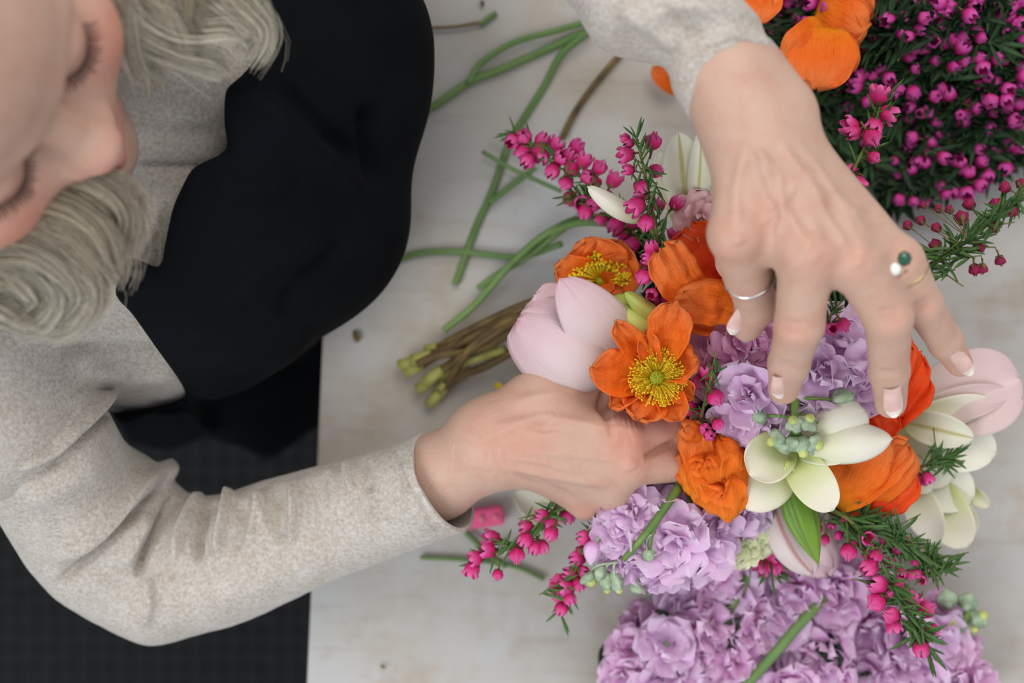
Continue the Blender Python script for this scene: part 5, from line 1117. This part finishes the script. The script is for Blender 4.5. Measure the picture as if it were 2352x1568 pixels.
# pink case
cs = thing('plastic_case', 'small bright pink plastic case on the table beside the lower cuff', 'case', P(1118, 1182, 0))
a = math.radians(8); mb = MB(); c = P(1108, 1184, 0); box(mb, c+Vector((0, 0, .007)), (.026, .0115, .012), a); o = mb.build('shell', plain('pink_plastic', (214, 84, 128), c2=(206, 76, 120), nscale=60, rough=.4, bump=0), cs, smooth=False)
bv = o.modifiers.new('b', 'BEVEL'); bv.width = .003; bv.segments = 4
for k in (-1, 0, 1):
    mb = MB(); mb.ball(c+Vector((k*.008, .001*k, .0128)), .0024, n=10, sq=(1, 1.2, .5)); mb.build('tan_spot', plain('tan_dot', (204, 104, 122), rough=.5, bump=0), cs)
# ---------------------------------------------------------------- magenta waxflower pile at the back
KB = [(1760, 60), (1800, 190), (1860, 330), (1930, 440), (2000, 510), (2100, 480), (2200, 450), (2300, 400), (2390, 340)]
n = 0
for i in range(46):
    # tips of the sprigs spread along the lower-left rim of the pile; roots at the upper right, out of frame
    t = i/45; fx = 1740+660*((t*7.13) % 1); rim = float(np.interp(fx, [q[0] for q in KB], [q[1] for q in KB]))
    fy = rim-30-(i % 5)*88-RN.uniform(0, 60); h = .020+.010*(i % 5)
    if fy < -90: fy = RN.uniform(-60, 120)
    dx, dy = RN.uniform(260, 420), -RN.uniform(60, 330)
    path = [(fx, fy, h), (fx+dx*.33, fy+dy*.25+RN.uniform(-20, 20), h+.008), (fx+dx*.66, fy+dy*.6+RN.uniform(-20, 20), h+.008), (fx+dx, fy+dy, max(.008, h-.004))]
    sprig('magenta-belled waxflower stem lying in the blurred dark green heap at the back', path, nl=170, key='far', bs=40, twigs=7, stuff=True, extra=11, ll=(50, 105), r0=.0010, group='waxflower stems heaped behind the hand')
gl2 = thing('foliage_heap', 'dark needle foliage low in the waxflower heap at the back', 'foliage', P(2100, 150, 0))
LVs = []
for _ in range(5000):
    x = RN.uniform(1760, 2480); rim = float(np.interp(x, [q[0] for q in KB], [q[1] for q in KB]))-30; y = rim-abs(RN.normal(0, 1))*260-RN.uniform(0, 30)
    c = np.array(P(x, y, RN.uniform(.004, .036)*min(1, (rim-y)/60+.15))); an = RN.uniform(-1.2, 1.8)+(math.pi if RN.random() < .4 else 0); d = np.array((math.cos(an), math.sin(an), RN.uniform(-.2, .3))); d /= np.linalg.norm(d)
    X = np.cross(d, (0, 0, 1.)); Z = np.cross(X, d); l = RN.uniform(.010, .022); LVs.append(c+(lv[:, :1]*1.7*X+lv[:, 1:2]*d+lv[:, 2:]*Z)*l)
k = len(lv); F = (np.array(LFF)[None]+np.arange(len(LVs))[:, None, None]*k).reshape(-1, 4)
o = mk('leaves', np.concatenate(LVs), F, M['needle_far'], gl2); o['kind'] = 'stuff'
PK = dict(ruf=.002, crk=.0035, cf=60, w0=.5, bb=.35, cup=.002, bulge=.004, nu=20, nv=16, tip=.05)
poppy('broad rounded orange poppy lying right of the upper cuff', (1880, 70, .06), [((1895, 62, 0.084), (1872, 205, 0.100), 150, dict(a=.7)), ((1900, 66, 0.080), (1806, 150, 0.094), 110), ((1890, 80, 0.078), (1945, 178, 0.088), 100)], group=None, stm=[(1895, 60, .06), (1860, 20, .05), (1840, -60, .04)], **PK)
poppy('orange poppy at the top edge behind the rounded one', (1920, 10, .05), [((1880, 10, 0.074), (2000, 50, 0.088), 140), ((1890, 30, 0.072), (1960, 105, 0.084), 110), ((1890, -20, 0.072), (1990, -20, 0.082), 120)], group=None, stm=[(1880, 10, .05), (1840, -60, .04)], **PK)
poppy('orange poppy cut off by the top edge beside the sleeve', (1740, -20, .05), [((1740, -40, 0.072), (1722, 50, 0.086), 120), ((1735, -30, 0.072), (1765, 30, 0.084), 100)], group=None, stm=[(1740, -30, .05), (1700, -90, .04)], **PK)
sprig('blurred magenta waxflower tuft between the sleeve and the orange poppies', [(1765, 110, .03), (1800, 40, .04), (1830, -40, .045)], [(1800, 30), (1815, 15), (1832, 30), (1770, 70), (1765, 90), (1845, 5), (1790, 10), (1822, -5), (1800, 50)], nl=40, key='far', bs=44, twigs=2, stuff=True)
# ---------------------------------------------------------------- lilac stock heap at the bottom
BS = [('lilac stock stem at the far left of the blurred heap', [(1395, 1585), (1440, 1545), (1450, 1490), (1500, 1530), (1490, 1450), (1530, 1480), (1540, 1410), (1500, 1590), (1560, 1550)], [(1380, 1640, .012), (1500, 1500, .02), (1560, 1380, .02)]),
      ('lilac stock stem rising behind the cream carnation', [(1600, 1340), (1640, 1370), (1590, 1400), (1650, 1310), (1690, 1340), (1720, 1390), (1630, 1430), (1580, 1460), (1680, 1300)], [(1560, 1560, .012), (1620, 1420, .022), (1690, 1290, .02)]),
      ('lilac stock stem in the middle of the blurred heap', [(1600, 1500), (1650, 1470), (1700, 1450), (1740, 1480), (1690, 1520), (1640, 1550), (1740, 1430), (1610, 1590), (1660, 1600), (1720, 1560)], [(1580, 1640, .016), (1680, 1500, .026), (1760, 1400, .02)]),
      ('lilac stock stem under the pale tulip', [(1790, 1370), (1840, 1350), (1800, 1420), (1850, 1400), (1900, 1340), (1940, 1320), (1760, 1350)], [(1700, 1440, .014), (1820, 1380, .022), (1980, 1300, .018)]),
      ('lilac stock stem with broad open blossoms under the waxflower spray', [(1900, 1400), (1950, 1390), (1990, 1430), (1940, 1450), (2000, 1350), (1980, 1490), (2040, 1470), (1920, 1360)], [(1880, 1540, .014), (1950, 1420, .026), (2020, 1320, .02)]),
      ('lilac stock stem below the diagonal green stem', [(1820, 1520), (1860, 1490), (1880, 1540), (1840, 1570), (1900, 1500), (1850, 1460), (1810, 1560), (1920, 1560)], [(1760, 1640, .014), (1850, 1520, .026), (1930, 1450, .02)]),
      ('lilac stock stem in the lower right of the heap', [(2000, 1540), (2060, 1510), (2110, 1530), (2160, 1500), (2200, 1550), (2050, 1580), (2130, 1590), (2190, 1590), (2080, 1460), (2230, 1570), (2150, 1460)], [(1960, 1640, .014), (2080, 1540, .024), (2190, 1480, .02)])]
for lab, bl, sp in BS:
    r = thing('stock_flower', lab, 'stock', P(*sp[0])); stem(r, sp, .0030, M['stem'])
    for (x, y) in bl:
        if random.random() < .18: continue
        blossom(r, (x, y, RN.uniform(.024, .042)), ax_(RN.normal(0, .4), RN.normal(0, .4), 1), RN.uniform(54, 68), random.choice(['stock_far', 'stock']), layers=((5, 78, 1.05), (4, 46, .8)))
    for (x, y) in bl[::4]: blossom(r, (x+RN.uniform(-30, 30), y+RN.uniform(-30, 30), .018), ax_(RN.normal(0, .6), RN.normal(0, .6), 1), 48, 'stock_far', layers=((5, 76, 1), (3, 45, .8)))
r = thing('stock_flower', 'budded tip of a stock stem at the right end of the heap', 'stock', P(2180, 1480, .02))
stem(r, [(2150, 1640, .016), (2190, 1490, .03), (2225, 1400, .036)], .0022)
for b, t, w_ in (((2180, 1400, .034), (2172, 1350, .04), 34), ((2215, 1400, .034), (2230, 1362, .04), 36), ((2235, 1430, .034), (2262, 1410, .04), 38), ((2190, 1460, .032), (2180, 1425, .038), 46), ((2225, 1440, .03), (2240, 1445, .038), 30), ((2250, 1570, .02), (2262, 1550, .03), 34)):
    felt_bud(r, b, t, w_)
for x, y in ((2200, 1440), (2160, 1390), (2215, 1480)): blossom(r, (x, y, .024), ax_(0, -.3, 1), 30, 'stock_far')
r = thing('leafy_stem', 'thick green stem crossing the lilac heap diagonally', 'stem', P(1720, 1560, .03)); stem(r, [(1690, 1600, .046), (1780, 1500, .050), (1830, 1440, .050), (1890, 1375, .044), (1950, 1300, .03)], .0030, M['stem_loose'])
stem(r, [(1640, 1460, .02), (1690, 1375, .044), (1725, 1310, .046), (1760, 1260, .04)], .0026, M['stem_loose'])
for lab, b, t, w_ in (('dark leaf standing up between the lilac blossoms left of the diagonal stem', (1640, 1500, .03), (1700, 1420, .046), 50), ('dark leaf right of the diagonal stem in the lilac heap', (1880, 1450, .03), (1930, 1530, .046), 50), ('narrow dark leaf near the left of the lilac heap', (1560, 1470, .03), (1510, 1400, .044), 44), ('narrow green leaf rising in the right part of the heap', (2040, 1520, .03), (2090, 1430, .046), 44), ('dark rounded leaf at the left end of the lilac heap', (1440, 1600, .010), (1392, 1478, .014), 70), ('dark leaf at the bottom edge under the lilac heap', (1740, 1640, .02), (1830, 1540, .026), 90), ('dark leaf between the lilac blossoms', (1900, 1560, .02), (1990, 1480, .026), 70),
                      ('green leaf low in the right part of the lilac heap', (1900, 1600, .02), (2020, 1560, .03), 60), ('dark leaf behind the diagonal stem', (1660, 1440, .012), (1760, 1380, .018), 70), ('small dark leaf under the budded stock tip', (2240, 1600, .006), (2280, 1540, .012), 60), ('dark leaf at the upper rim of the lilac heap', (1600, 1340, .01), (1720, 1300, .016), 60)):
    r = thing('leaf', lab, 'leaf', P(*b)); ppetal(b, t, w_, M['leaf_dark'], r, bulge=.003, cup=.002, w0=.1, a=.7, bb=.5, nu=14, nv=8, name='blade')
